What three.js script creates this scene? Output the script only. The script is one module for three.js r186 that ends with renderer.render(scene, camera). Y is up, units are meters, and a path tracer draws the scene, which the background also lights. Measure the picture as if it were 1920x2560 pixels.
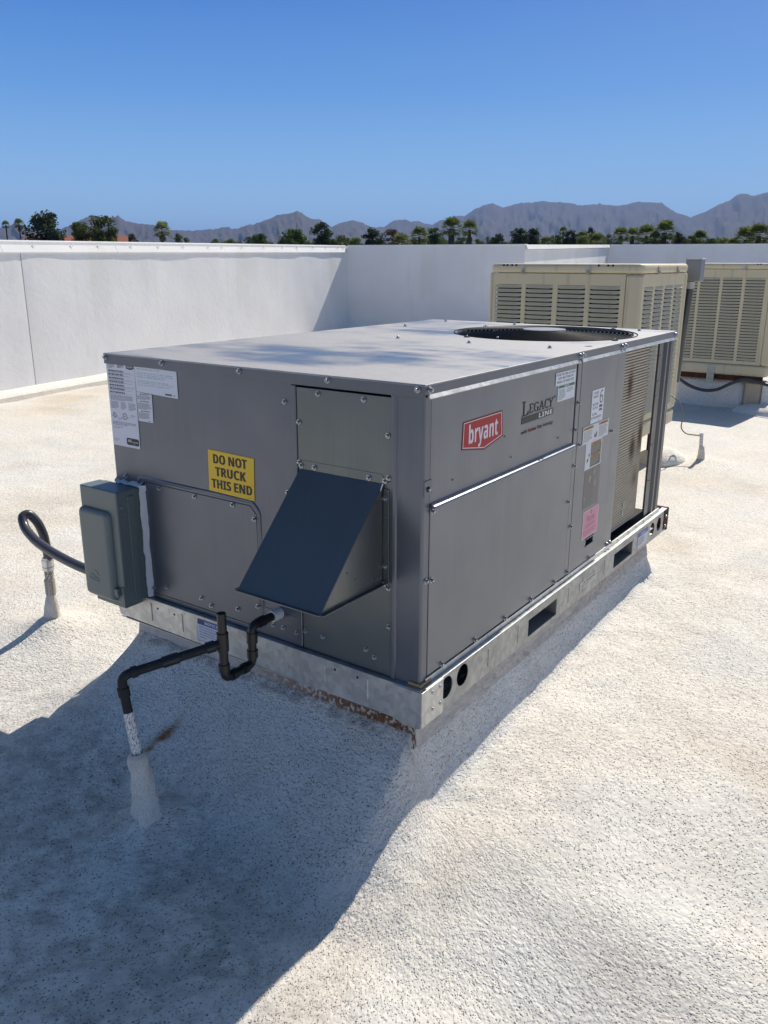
import * as THREE from 'three';
import { RoundedBoxGeometry } from 'three/addons/geometries/RoundedBoxGeometry.js';
import { mergeGeometries } from 'three/addons/utils/BufferGeometryUtils.js';

// ---------------------------------------------------------------- camera, sky, sun, exposure
const scene = new THREE.Scene();
const camera = new THREE.PerspectiveCamera(63.58, 0.75, 0.05, 30000);
camera.position.set(1.0084, 1.1188, 1.5888);
camera.rotation.set(-0.2949, 0.6149, 0.002, 'YXZ');
scene.add(camera);
const renderer = new THREE.WebGLRenderer();
renderer.toneMapping = THREE.LinearToneMapping;
renderer.toneMappingExposure = 1.12;
renderer.shadowMap.enabled = true;

const SUN = new THREE.Vector3(0.0, 1.0, -1.0).normalize();
{ // computed clear desert sky: only elevation and the distance from the sun matter
  const W = 512, H = 512, d = new Float32Array(W * H * 4);
  const stops = [[-90, .30, .40, .52], [-2, .36, .50, .70], [0, .42, .64, .88], [2.5, .37, .60, .87], [6, .235, .465, .80], [10, .125, .325, .71], [15, .062, .212, .60], [22, .048, .143, .38], [45, .044, .085, .158], [90, .040, .070, .120]];
  for (let j = 0; j < H; j++) {
    const el = ((j + .5) / H - .5) * Math.PI, deg = el * 180 / Math.PI;
    let k = 0; while (k < stops.length - 2 && stops[k + 1][0] < deg) k++;
    const a = stops[k], b = stops[k + 1], t = Math.min(1, Math.max(0, (deg - a[0]) / (b[0] - a[0])));
    for (let i = 0; i < W; i++) {
      const az = ((i + .5) / W - .5) * 2 * Math.PI;
      const x = Math.cos(el) * Math.cos(az), y = Math.sin(el), z = Math.cos(el) * Math.sin(az);
      const c = x * SUN.x + y * SUN.y + z * SUN.z, g = Math.pow(Math.max(0, c), 40) * .9 + Math.pow(Math.max(0, c), 8) * .22;
      const o = (j * W + i) * 4;
      d[o] = a[1] + (b[1] - a[1]) * t + g; d[o + 1] = a[2] + (b[2] - a[2]) * t + g; d[o + 2] = a[3] + (b[3] - a[3]) * t + g; d[o + 3] = 1;
    }
  }
  const sky = new THREE.DataTexture(d, W, H, THREE.RGBAFormat, THREE.FloatType);
  sky.mapping = THREE.EquirectangularReflectionMapping; sky.magFilter = THREE.LinearFilter; sky.minFilter = THREE.LinearFilter; sky.wrapS = THREE.RepeatWrapping; sky.needsUpdate = true;
  scene.background = sky; scene.environment = sky;
}
const sun = new THREE.DirectionalLight(new THREE.Color(1, .93, .825), 4.6);
sun.position.copy(SUN).multiplyScalar(30).add(new THREE.Vector3(-2, 0, -3));
sun.target.position.set(-2, 0, -3);
sun.castShadow = true; sun.shadow.mapSize.set(4096, 4096); sun.shadow.radius = 1;
Object.assign(sun.shadow.camera, { left: -16, right: 16, top: 16, bottom: -16, near: .1, far: 80 });
scene.add(sun, sun.target);
scene.fog = new THREE.FogExp2(new THREE.Color(.30, .47, .86), 0.000075);

// ---------------------------------------------------------------- helpers
function rng(seed) { let s = seed >>> 0; return () => { s = (s + 0x6d2b79f5) | 0; let t = Math.imul(s ^ (s >>> 15), 1 | s); t = (t + Math.imul(t ^ (t >>> 7), 61 | t)) ^ t; return ((t ^ (t >>> 14)) >>> 0) / 4294967296; }; }
const lerp = (a, b, t) => a + (b - a) * t, clamp = (x, a = 0, b = 1) => Math.min(b, Math.max(a, x));
const sstep = (a, b, x) => { const t = clamp((x - a) / (b - a)); return t * t * (3 - 2 * t); };
const HASH = (() => { const r = rng(77), t = new Float32Array(65536); for (let i = 0; i < 65536; i++) t[i] = r(); return t; })();
const hsh = (x, y) => HASH[((x & 255) | ((y & 255) << 8))];
function vnoise(x, y, px = 256, py = 256) { // value noise, periodic
  const xi = Math.floor(x), yi = Math.floor(y), fx = x - xi, fy = y - yi, u = fx * fx * (3 - 2 * fx), v = fy * fy * (3 - 2 * fy);
  const m = (a, n) => ((a % n) + n) % n, x0 = m(xi, px), x1 = m(xi + 1, px), y0 = m(yi, py), y1 = m(yi + 1, py);
  return lerp(lerp(hsh(x0, y0), hsh(x1, y0), u), lerp(hsh(x0, y1), hsh(x1, y1), u), v);
}
function fbm(x, y, o = 4, p = 256) { let s = 0, a = .5, n = 0; for (let i = 0; i < o; i++) { s += a * vnoise(x + i * 17, y + i * 31, p, p); n += a; a *= .5; x *= 2; y *= 2; p = Math.min(256, p * 2); } return s / n; }
const taken = {};
function numbered(n) { taken[n] = (taken[n] ?? -1) + 1; return taken[n] ? n + '_' + String(taken[n]).padStart(3, '0') : n; }
function lit(m) { m.castShadow = true; m.receiveShadow = true; return m; }
function mesh(name, geo, mat, parent = scene) {
  const g = Array.isArray(geo) ? mergeGeometries(geo.map((q) => { const r = q.index ? q.toNonIndexed() : q; for (const k of Object.keys(r.attributes)) if (!['position', 'normal', 'uv'].includes(k)) r.deleteAttribute(k); return r; })) : geo;
  const m = lit(new THREE.Mesh(g, mat)); m.name = parent === scene ? numbered(name) : name; parent.add(m); return m;
}
function thing(name, label, category, group, pos = [0, 0, 0]) {
  const o = new THREE.Group(); o.name = numbered(name); o.position.set(...pos); o.userData = { label, category }; if (group) o.userData.group = group; scene.add(o); return o;
}
function tag(o, label, category, group) { Object.assign(o.userData, { label, category }); if (group) o.userData.group = group; return o; }
const at = (g, x = 0, y = 0, z = 0) => { g.translate(x, y, z); return g; };
function metric(g) { // uv in metres by the dominant direction of each face
  g = g.index ? g.toNonIndexed() : g; const p = g.attributes.position, n = p.count, uv = new Float32Array(n * 2), a = new THREE.Vector3(), b = new THREE.Vector3(), c = new THREE.Vector3();
  for (let i = 0; i < n; i += 3) {
    a.fromBufferAttribute(p, i); b.fromBufferAttribute(p, i + 1).sub(a); c.fromBufferAttribute(p, i + 2).sub(a); b.cross(c);
    const ax = Math.abs(b.x), ay = Math.abs(b.y), az = Math.abs(b.z);
    for (let k = i; k < i + 3; k++) {
      const x = p.getX(k), y = p.getY(k), z = p.getZ(k);
      if (ay >= ax && ay >= az) { uv[2 * k] = x; uv[2 * k + 1] = z; } else if (ax >= az) { uv[2 * k] = z; uv[2 * k + 1] = y; } else { uv[2 * k] = x; uv[2 * k + 1] = y; }
    }
  }
  g.setAttribute('uv', new THREE.BufferAttribute(uv, 2)); return g;
}
const box = (x0, x1, y0, y1, z0, z1) => metric(at(new THREE.BoxGeometry(x1 - x0, y1 - y0, z1 - z0), (x0 + x1) / 2, (y0 + y1) / 2, (z0 + z1) / 2));
const rbox = (x0, x1, y0, y1, z0, z1, r = .0015, s = 1) => metric(at(new RoundedBoxGeometry(x1 - x0, y1 - y0, z1 - z0, s, r), (x0 + x1) / 2, (y0 + y1) / 2, (z0 + z1) / 2));
const poly = (pts) => { const s = new THREE.Shape(); pts.forEach((p, i) => (i ? s.lineTo(...p) : s.moveTo(...p))); s.closePath(); return s; };
const hole = (pts) => { const s = new THREE.Path(); pts.forEach((p, i) => (i ? s.lineTo(...p) : s.moveTo(...p))); s.closePath(); return s; };
const ext = (shape, depth, bevel = 0) => new THREE.ExtrudeGeometry(shape, { depth, bevelEnabled: bevel > 0, bevelThickness: bevel, bevelSize: bevel, bevelOffset: -bevel, bevelSegments: 1, curveSegments: 20 });
const V = (x, y, z) => new THREE.Vector3(x, y, z);
function pathTube(pts, r, bend = .025, seg = 10) { // a pipe with round elbows
  const cp = new THREE.CurvePath(), v = pts.map((p) => V(...p)); let prev = v[0];
  for (let i = 1; i < v.length - 1; i++) {
    const d0 = v[i].clone().sub(v[i - 1]).normalize(), d1 = v[i + 1].clone().sub(v[i]).normalize();
    const a = v[i].clone().addScaledVector(d0, -bend), b = v[i].clone().addScaledVector(d1, bend);
    cp.add(new THREE.LineCurve3(prev, a)); cp.add(new THREE.QuadraticBezierCurve3(a, v[i], b)); prev = b;
  }
  cp.add(new THREE.LineCurve3(prev, v[v.length - 1]));
  return new THREE.TubeGeometry(cp, Math.max(2, v.length * 14), r, seg, false);
}
function rod(a, b, r0, r1 = r0, seg = 14, open = false) {
  const A = V(...a), B = V(...b), L = A.distanceTo(B), g = new THREE.CylinderGeometry(r1, r0, L, seg, 1, open);
  g.translate(0, L / 2, 0); g.applyQuaternion(new THREE.Quaternion().setFromUnitVectors(V(0, 1, 0), B.clone().sub(A).normalize())); g.translate(A.x, A.y, A.z); return g;
}
function dataTex(n, fn, { srgb = false, rep = 1, ch = 4, m = n } = {}) {
  const d = new Uint8Array(n * m * 4), c = [0, 0, 0];
  for (let j = 0; j < m; j++) for (let i = 0; i < n; i++) { fn(i / n, j / m, c); const o = (j * n + i) * 4; d[o] = clamp(c[0]) * 255; d[o + 1] = clamp(c[1]) * 255; d[o + 2] = clamp(c[2]) * 255; d[o + 3] = 255; }
  const t = new THREE.DataTexture(d, n, m); t.wrapS = t.wrapT = THREE.RepeatWrapping; t.magFilter = THREE.LinearFilter; t.minFilter = THREE.LinearMipmapLinearFilter; t.generateMipmaps = true;
  if (srgb) t.colorSpace = THREE.SRGBColorSpace; t.repeat.set(rep, rep); t.needsUpdate = true; return t;
}
const rgb = (r, g, b) => new THREE.Color().setRGB(r, g, b);
const std = (o) => new THREE.MeshStandardMaterial(o);
const phys = (o) => new THREE.MeshPhysicalMaterial(o);

// ---------------------------------------------------------------- materials
// roof coating: orange-peel foam with fine pits, some of them holding dirt
const RT = 1.6, ROOFN = 2048;
const roofH = new Float32Array(ROOFN * ROOFN), roofD = new Float32Array(ROOFN * ROOFN);
{
  const r = rng(5), P = 256;
  for (let j = 0; j < ROOFN; j++) for (let i = 0; i < ROOFN; i++) {
    const u = i / ROOFN, v = j / ROOFN;
    roofH[j * ROOFN + i] = .55 + .30 * (vnoise(u * 256, v * 256, 256, 256) - .5) + .34 * (vnoise(u * 128 + 9, v * 128 + 5, 128, 128) - .5) + .22 * (vnoise(u * 40, v * 40, 40, 40) - .5) + .2 * (vnoise(u * 10 + 3, v * 10, 10, 10) - .5);
  }
  for (let k = 0; k < 46000; k++) { // pits
    const cx = r() * ROOFN, cy = r() * ROOFN, big = r(), clus = vnoise(cx / ROOFN * 24 + 3, cy / ROOFN * 24, 24, 24);
    if (clus < .28 * r()) continue;
    const a = 1.15 + big * big * 1.6, b = a * (.55 + r() * .6), th = r() * 3.14, dirt = r() < .72 ? .3 + .7 * r() : 0, dep = .18 + .34 * big, R = Math.ceil(a * 1.9), ct = Math.cos(th), sn = Math.sin(th);
    for (let y = -R; y <= R; y++) for (let x = -R; x <= R; x++) {
      const q = ((x * ct + y * sn) / a) ** 2 + ((-x * sn + y * ct) / b) ** 2; if (q > 3) continue;
      const o = ((Math.floor(cy + y) + ROOFN) % ROOFN) * ROOFN + (Math.floor(cx + x) + ROOFN) % ROOFN, f = Math.exp(-q * 1.3);
      roofH[o] -= dep * f; roofD[o] = Math.max(roofD[o], dirt * (q < .9 ? 1 : Math.exp(-(q - .9) * 3)));
    }
  }
}
const pick = (arr) => (u, v) => arr[Math.floor(v * ROOFN + .01) * ROOFN + Math.floor(u * ROOFN + .01)];
const rh = pick(roofH), rd = pick(roofD);
const roofMap = dataTex(ROOFN, (u, v, c) => {
  const d = rd(u, v) * .62, n = .965 + .06 * (vnoise(u * 200, v * 200, 200, 200) - .5) + .05 * (fbm(u * 10, v * 10, 3, 10) - .5), warm = .02 * (vnoise(u * 7, v * 7, 7, 7) - .5);
  c[0] = lerp(n + warm, .30, d); c[1] = lerp(n * .985, .26, d); c[2] = lerp(n * .955 - warm, .215, d);
}, { srgb: true, rep: 1 / RT });
const roofBump = dataTex(ROOFN, (u, v, c) => { c[0] = c[1] = c[2] = rh(u, v); }, { rep: 1 / RT });
const mRoof = std({ map: roofMap, bumpMap: roofBump, bumpScale: .0048, roughness: .93, vertexColors: true });
// painted stucco
const stuccoH = dataTex(1024, (u, v, c) => { c[0] = c[1] = c[2] = .5 + .55 * (fbm(u * 4, v * 4, 3, 4) - .5) + .07 * (vnoise(u * 64, v * 64, 64, 64) - .5) + .05 * (vnoise(u * 220, v * 220, 220, 220) - .5); }, { rep: 1 / 3.2 });
const stuccoC = dataTex(1024, (u, v, c) => {
  const s = fbm(u * 5, v * 5, 4, 5), st = sstep(.6, .85, vnoise(u * 12, v * 1.0 + 3, 12, 1)) * sstep(.4, .75, fbm(u * 30, v * 4, 3, 30)) * .05, k = .925 + .06 * (s - .5) - st * .35;
  c[0] = k; c[1] = k * .995; c[2] = k * .985 - st * .15;
}, { srgb: true, rep: 1 / 3.2 });
const mStucco = std({ map: stuccoC, bumpMap: stuccoH, bumpScale: .012, roughness: .92 });
const mCoping = std({ map: stuccoC, bumpMap: stuccoH, bumpScale: .004, roughness: .8, color: rgb(1, 1, 1) });
// grey painted sheet steel
const paintR = dataTex(512, (u, v, c) => { const f = fbm(u * 8, v * 8, 4, 8); c[0] = c[1] = c[2] = .84 + .20 * (f - .5); }, { rep: 1 / .8 });
const paintC = dataTex(512, (u, v, c) => { const f = .93 + .08 * (fbm(u * 5 + 2, v * 5, 4, 5) - .5) + .05 * (fbm(u * 70, v * 3, 3, 70) - .5) * sstep(.4, .7, fbm(u * 6 + 9, v * 4, 3, 6)); c[0] = c[1] = c[2] = f; }, { srgb: true, rep: 1 / .9 });
const paintB = dataTex(256, (u, v, c) => { c[0] = c[1] = c[2] = fbm(u * 4, v * 4, 3, 4); }, { rep: 1 / 1.1 });
const paint = (r, g, b, rough = .42, metal = .7) => std({ bumpMap: paintB, bumpScale: .006, color: rgb(r, g, b), map: paintC, roughnessMap: paintR, roughness: rough, metalness: metal });
const mGrey = paint(.178, .195, .232), mGreen = paint(.188, .212, .218), mSide = paint(.218, .236, .272, .42), mHood = paint(.185, .200, .205);
// galvanised steel with spangle
const galvC = dataTex(512, (u, v, c) => { // cells
  const N = 26, x = u * N, y = v * N, xi = Math.floor(x), yi = Math.floor(y); let best = 9, id = 0;
  for (let b = -1; b <= 1; b++) for (let a = -1; a <= 1; a++) { const cx = (xi + a + N) % N, cy = (yi + b + N) % N, px = xi + a + hsh(cx, cy + 40), py = yi + b + hsh(cx + 60, cy), d = (px - x) ** 2 + (py - y) ** 2; if (d < best) { best = d; id = hsh(cx + 11, cy + 7); } }
  const k = .80 + .10 * (id - .5) + .14 * (fbm(u * 6, v * 6, 3, 6) - .5); c[0] = k; c[1] = k * 1.0; c[2] = k * .985;
}, { srgb: true, rep: 1 / .42 });
const mGalv = std({ color: rgb(.92, .93, .93), map: galvC, roughnessMap: paintR, roughness: .5, metalness: .75 });
const mGalvDull = std({ color: rgb(.82, .81, .76), map: galvC, roughness: .62, metalness: .55 });
const mPocket = std({ color: rgb(.22, .21, .19), roughness: .8 });
const mSteel = std({ color: rgb(.62, .62, .62), roughness: .28, metalness: 1 });
const mDark = std({ color: rgb(.012, .012, .013), roughness: .8 });
const mBlack = std({ color: rgb(.014, .014, .015), roughness: .38 });
const mWire = phys({ color: rgb(.010, .010, .013), roughness: .45, specularIntensity: .22 });
const mWhitePvc = std({ color: rgb(.72, .71, .68), roughness: .5 });
const mFoam = std({ map: roofMap, bumpMap: roofBump, bumpScale: .004, roughness: .93, color: rgb(.90, .885, .85) });
const mSeal = std({ color: rgb(.68, .66, .64), roughness: .75 });
const mBox = std({ color: rgb(.165, .195, .18), roughnessMap: paintR, roughness: .45 });
const mConduit = phys({ color: rgb(.065, .065, .075), roughness: .34 });
// dusty top sheet: dust over semi-gloss paint
const dust = (u, v) => { const a = fbm(u * 4 + 4, v * 6, 5, 64), b = fbm(u * 10, v * 34 + 5, 4, 64), c = fbm(u * 44, v * 14, 3, 128); return sstep(.24, .62, a * .62 + b * .28 + c * .10 + .10 * sstep(.1, .9, -0)); };
const topC = dataTex(1024, (u, v, c) => { const d = dust(u, v), n = .03 * (vnoise(u * 200, v * 200) - .5); c[0] = lerp(.50, .67, d) + n; c[1] = lerp(.515, .665, d) + n; c[2] = lerp(.545, .665, d) + n; }, { srgb: true, rep: 1 / 2 });
const topR = dataTex(1024, (u, v, c) => { const d = dust(u, v); c[0] = 0; c[1] = lerp(.24, .62, d); c[2] = lerp(.75, .25, d); }, { rep: 1 / 2 });
const mTop = std({ map: topC, roughnessMap: topR, metalnessMap: topR, roughness: 1, metalness: 1 });
// rust and old paint
const rustC = dataTex(256, (u, v, c) => { const f = fbm(u * 8, v * 8, 5, 8); c[0] = lerp(.42, .22, f); c[1] = lerp(.23, .12, f); c[2] = lerp(.12, .07, f); }, { srgb: true, rep: 4 });
const mRust = std({ map: rustC, roughness: .9 });
const mixPaint = (thr, base, under, seed, rep = 6) => std({ roughness: .7, map: dataTex(256, (u, v, c) => { const f = fbm(u * 10 + seed, v * 6, 5, 10) + .12 * (vnoise(u * 60, v * 60, 60, 60) - .5), k = sstep(thr - .03, thr + .03, f); for (let q = 0; q < 3; q++) c[q] = lerp(base[q], under[q], k); }, { srgb: true, rep }) });
const mPostOld = mixPaint(.56, [.82, .80, .77], [.33, .25, .18], 3);
const mPostPaint = mixPaint(.64, [.90, .89, .88], [.16, .15, .15], 9);
const mPipeWorn = mixPaint(.72, [.11, .115, .13], [.27, .27, .28], 5);
// cooler plastic
const coolC = dataTex(512, (u, v, c) => { const f = fbm(u * 5, v * 5, 4, 5), s = sstep(.62, .78, fbm(u * 30, v * 3, 4, 30)) * .06, k = .98 + .05 * (f - .5) - s; c[0] = k; c[1] = k * .99; c[2] = k * .96; }, { srgb: true, rep: 1 / 1.3 });
const mCool = std({ map: coolC, color: rgb(.66, .585, .415), roughness: .55 });
const mCoolTop = std({ map: coolC, color: rgb(.64, .60, .47), roughness: .6 });

// ---------------------------------------------------------------- screws and stickers
const screwGeo = mergeGeometries([new THREE.CylinderGeometry(.0072, .0078, .0022, 18).translate(0, .0011, 0), new THREE.CylinderGeometry(.0042, .0046, .0056, 6).translate(0, .0048, 0), new THREE.CylinderGeometry(.0032, .0042, .001, 6).translate(0, .0081, 0)].map((g) => g.toNonIndexed()));
const mWash = std({ color: rgb(.42, .43, .45), roughness: .36, metalness: .95 });
function screw(parent, x, y, z, face, s = 1) { const m = mesh('screw', screwGeo, mWash, parent); m.position.set(x, y, z); m.scale.setScalar(s); if (face === 'end') m.rotation.x = Math.PI / 2; else if (face === 'side') m.rotation.z = -Math.PI / 2; m.rotation.y = face === 'top' ? x * 37 : 0; return m; }
function canvas(w, h, draw) { const c = document.createElement('canvas'); c.width = w; c.height = h; const g = c.getContext('2d'); draw(g, w, h); const t = new THREE.CanvasTexture(c); t.colorSpace = THREE.SRGBColorSpace; t.anisotropy = 8; return t; }
// a printed sheet 0.4 mm proud of the end face (x right, y up) or of the side face (u away from the corner)
function sticker(parent, name, face, pts, draw, px = 1600, proud = .0012, rough = .45) {
  const xs = pts.map((p) => p[0]), ys = pts.map((p) => p[1]), x0 = Math.min(...xs), x1 = Math.max(...xs), y0 = Math.min(...ys), y1 = Math.max(...ys);
  const g = new THREE.ExtrudeGeometry(poly(pts), { depth: .0004, bevelEnabled: false }), p = g.attributes.position, uv = g.attributes.uv;
  for (let i = 0; i < p.count; i++) uv.setXY(i, (p.getX(i) - x0) / (x1 - x0), (p.getY(i) - y0) / (y1 - y0));
  if (face === 'side') g.rotateY(Math.PI / 2);
  const m = mesh(name, g, std({ map: canvas(Math.round((x1 - x0) * px), Math.round((y1 - y0) * px), draw), roughness: rough }), parent);
  if (face === 'side') m.position.x = proud; else m.position.z = proud; return m;
}
const rect = (x0, x1, y0, y1) => [[x0, y0], [x1, y0], [x1, y1], [x0, y1]];
function fit(g, text, x, y, w, h, font, fill, weight = 'bold') { // text scaled into a box
  g.save(); g.font = weight + ' 100px ' + font; const m = g.measureText(text), a = m.actualBoundingBoxAscent, b = m.actualBoundingBoxDescent, L = m.actualBoundingBoxLeft, R = m.actualBoundingBoxRight;
  g.fillStyle = fill; g.translate(x, y); g.scale(w / (L + R), h / (a + b)); g.fillText(text, L, a); g.restore();
}
function lines(g, x, y, w, h, n, r, col = 'rgba(40,40,45,.75)', t = .42) { // small print too fine to read
  g.fillStyle = col; const s = h / n; for (let i = 0; i < n; i++) { let q = x; const end = x + w * (i === n - 1 ? .6 : .82 + .18 * r()); while (q < end) { const k = w * (.03 + .09 * r()); g.fillRect(q, y + i * s + s * .25, Math.min(k, end - q), s * t); q += k + w * .018; } }
}

// ---------------------------------------------------------------- the roof
const curb = { x0: -1.128, x1: -.034, z0: -1.86, z1: -.030 };
const lowN = (x, z) => (fbm(x * 1.1 + 40, z * 1.1 + 40, 3) - .5);
const table = (t, v) => { for (let i = 0; i < t.length - 1; i++) if (v <= t[i + 1][0] || i === t.length - 2) { const k = clamp((v - t[i][0]) / (t[i + 1][0] - t[i][0])); return lerp(t[i][1], t[i + 1][1], k * k * (3 - 2 * k) * .5 + k * .5); } };
const FALL_R = [[-8.2, -.43], [-4.4, -.265], [-2.2, -.19], [-1.3, -.20], [-.6, -.235], [0, -.285], [.42, -.36], [2.5, -.38]], FALL_L = [[-8.2, -.40], [-4.4, -.25], [-2.2, -.235], [0, -.225], [.45, -.275], [1.0, -.31], [2.5, -.37]];
function roofY(x, z) {
  let base = lerp(table(FALL_L, z), table(FALL_R, z), sstep(-1.2, .05, x)) + .013 * lowN(x, z) + .010 * (fbm(x * 5 + 9, z * 5 + 3, 2) - .5) + .009 * (fbm(x * 2.3 + 50, z * 2.3 + 13, 2) - .5);
  base -= .10 * sstep(.9, .1, x - (WP[0] + wd[0] * (z - WP[1]) / wd[1])) * sstep(-16, -13, z);
  // foam skirt up the curb: steep at the sides, a long apron in front
  const dx = Math.max(curb.x0 - x, 0, x - curb.x1), dzf = Math.max(0, z - curb.z1), dzb = Math.max(0, curb.z0 - z), d = Math.hypot(dx, dzf, dzb);
  const F = Math.pow(clamp(1 - dzf / .46), 1.85) * Math.pow(clamp(1 - dzb / .12), 2.2), lg = (x < curb.x0 ? .11 : .085) + 0.65 * dzf, G = Math.pow(clamp(1 - dx / lg), 2.3);
  let y = lerp(base, -.066, F * G) + .010 * (fbm(x * 14 + 2, z * 14, 2) - .5) * clamp(1.4 - d * 2);
  if (d <= 0) y = -.085;
  // mounds round the two pipes
  for (const [px, pz, h, r] of [[-.562, .432, .055, .13], [-1.69, -.05, .05, .17], [-.44, -4.35, .05, .25]]) { const q = Math.hypot(x - px, z - pz) / r; if (q < 3) y += h * Math.exp(-q * q * 2.2); }
  return y;
}

const wallA = 12 * Math.PI / 180, wd = [-Math.sin(wallA), -Math.cos(wallA)], ed = [Math.cos(wallA), -Math.sin(wallA)];
const WP = [-7.5705, -3.3235], onWall = (s) => [WP[0] + wd[0] * s, WP[1] + wd[1] * s];
{
  const axis = (a, b, fine, lo, hi) => { const v = []; for (let q = a; q <= b; q += fine) v.push(q); let s = fine, q = a; const left = []; while (q > lo) { s = Math.min(.4, s * 1.12); q -= s; left.unshift(q); } s = fine; q = v[v.length - 1]; while (q < hi) { s = Math.min(.4, s * 1.12); q += s; v.push(q); } return left.concat(v); };
  const xs = axis(-2.35, 1.35, .0125, -12, 10), zs = axis(-2.5, 1.6, .0125, -27, 7), nx = xs.length, nz = zs.length;
  const pos = new Float32Array(nx * nz * 3), col = new Float32Array(nx * nz * 3), uv = new Float32Array(nx * nz * 2), idx = [];
  const C0 = [.84, .832, .81];
  const blob = (x, z, cx, cz, rx, rz, th = 0) => { const c = Math.cos(th), s = Math.sin(th), a = ((x - cx) * c + (z - cz) * s) / rx, b = (-(x - cx) * s + (z - cz) * c) / rz; return Math.exp(-(a * a + b * b)); };
  for (let j = 0; j < nz; j++) for (let i = 0; i < nx; i++) {
    const x = xs[i], z = zs[j], o = j * nx + i, y = roofY(x, z);
    pos.set([x, y, z], o * 3); { const dx = x < curb.x0 ? x - curb.x0 : x > curb.x1 ? x - curb.x1 : 0, dz2 = z < curb.z0 ? z - curb.z0 : z > curb.z1 ? z - curb.z1 : 0, dl = Math.hypot(dx, dz2) + 1e-6, drop = dl > 1e-5 ? -(y + .07) : 0; uv.set([x + dx / dl * drop + .13 * fbm(x * 1.5, z * 1.5, 2), z + dz2 / dl * drop + .13 * fbm(x * 1.5 + 7, z * 1.5, 2)], o * 2); }
    const n1 = fbm(x * 6 + 11, z * 6, 4), n2 = fbm(x * 28, z * 28 + 5, 3), n3 = fbm(x * 1.3 + 31, z * 1.3, 4);
    let k = 1 - .09 * sstep(.42, .75, n3) * n1 - .05 * sstep(.5, .7, fbm(x * 2.6 + 70, z * 3.4 + 20, 4)) - .035 * sstep(.54, .7, n1), r = 1, g = 1, b = 1;
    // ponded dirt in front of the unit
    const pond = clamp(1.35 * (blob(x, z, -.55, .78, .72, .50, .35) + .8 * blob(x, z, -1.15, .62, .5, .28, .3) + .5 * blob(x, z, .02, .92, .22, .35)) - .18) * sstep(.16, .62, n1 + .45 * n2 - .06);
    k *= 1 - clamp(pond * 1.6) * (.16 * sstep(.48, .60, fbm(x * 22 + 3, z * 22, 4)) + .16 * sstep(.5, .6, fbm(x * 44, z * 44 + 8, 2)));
    // grey dirt patches further out
    for (const [cx, cz, rx, rz, a] of [[.62, .2, .3, .12, .14], [.95, -.62, .4, .14, .12], [.32, .72, .06, .04, .35], [1.05, .45, .25, .2, .1], [-1.9, .2, .4, .2, .10]]) k *= 1 - a * blob(x, z, cx, cz, rx, rz, .4) * (.4 + 1.2 * n2);
    { const ld = Math.abs((z + 1.13) - .42 * (x - 1.1) + .012 * (fbm(x * 9, 4, 2) - .5)); if (ld < .014 && x > .55) k *= .86; const l2 = Math.abs((x + 3.1) + .12 * (z + 1) + .05 * (fbm(z * 4, 7, 2) - .5)); if (l2 < .02 && z < .6) k *= .9; }
    // rust marks
    const rim = 0, streak = 1.5 * blob(x, z, -.755, .255, .075, .018, -1.45) * sstep(.28, .55, n2) + .8 * blob(x, z, -.77, .335, .06, .016, -.9) * sstep(.36, .6, n2);
    const dz = z - curb.z1;
    const rs = clamp(streak * 1.2 + rim);
    r = lerp(1, .40, rs); g = lerp(1, .19, rs); b = lerp(1, .085, rs);
    const crack = (dz > .012 && dz < .034 && x < 0 && x > -1.14) ? .6 * sstep(.38, .6, fbm(x * 60 + 4, z * 60, 2)) : 0; k *= 1 - crack * .7;
    // tan mineral stains
    const tan = clamp(.8 * blob(x, z, -6.45, -3.35, .9, .25, .9) + .45 * blob(x, z, .75, -.62, .35, .12, .3) + .3 * blob(x, z, -.2, -2.2, .3, .4) + .25 * sstep(.58, .75, n3)) * (.5 + n1 * .9);
    g *= 1 - .12 * tan; b *= 1 - .25 * tan; k *= 1 - .08 * tan;
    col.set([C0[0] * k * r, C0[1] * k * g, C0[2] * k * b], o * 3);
  }
  for (let j = 0; j < nz - 1; j++) for (let i = 0; i < nx - 1; i++) {
    const x = xs[i], z = zs[j], s = (z - WP[1]) / wd[1], wx = WP[0] + wd[0] * s; if (x < wx - .2) continue;
    if ((x + 5.92) * -ed[1] + (z + 12.597) * ed[0] < -.2 && x < -6.0 + (z + 12.6) * .2126 - .1) continue;
    if ((x + 7.905) * -ed[1] + (z + 21.93) * ed[0] < -.2) continue;
    const a = j * nx + i; idx.push(a, a + nx, a + 1, a + 1, a + nx, a + nx + 1);
  }
  const g = new THREE.BufferGeometry(); g.setAttribute('position', new THREE.BufferAttribute(pos, 3)); g.setAttribute('color', new THREE.BufferAttribute(col, 3)); g.setAttribute('uv', new THREE.BufferAttribute(uv, 2)); g.setIndex(idx); g.computeVertexNormals();
  mesh('roof', g, mRoof).userData.kind = 'structure';
}


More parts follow.
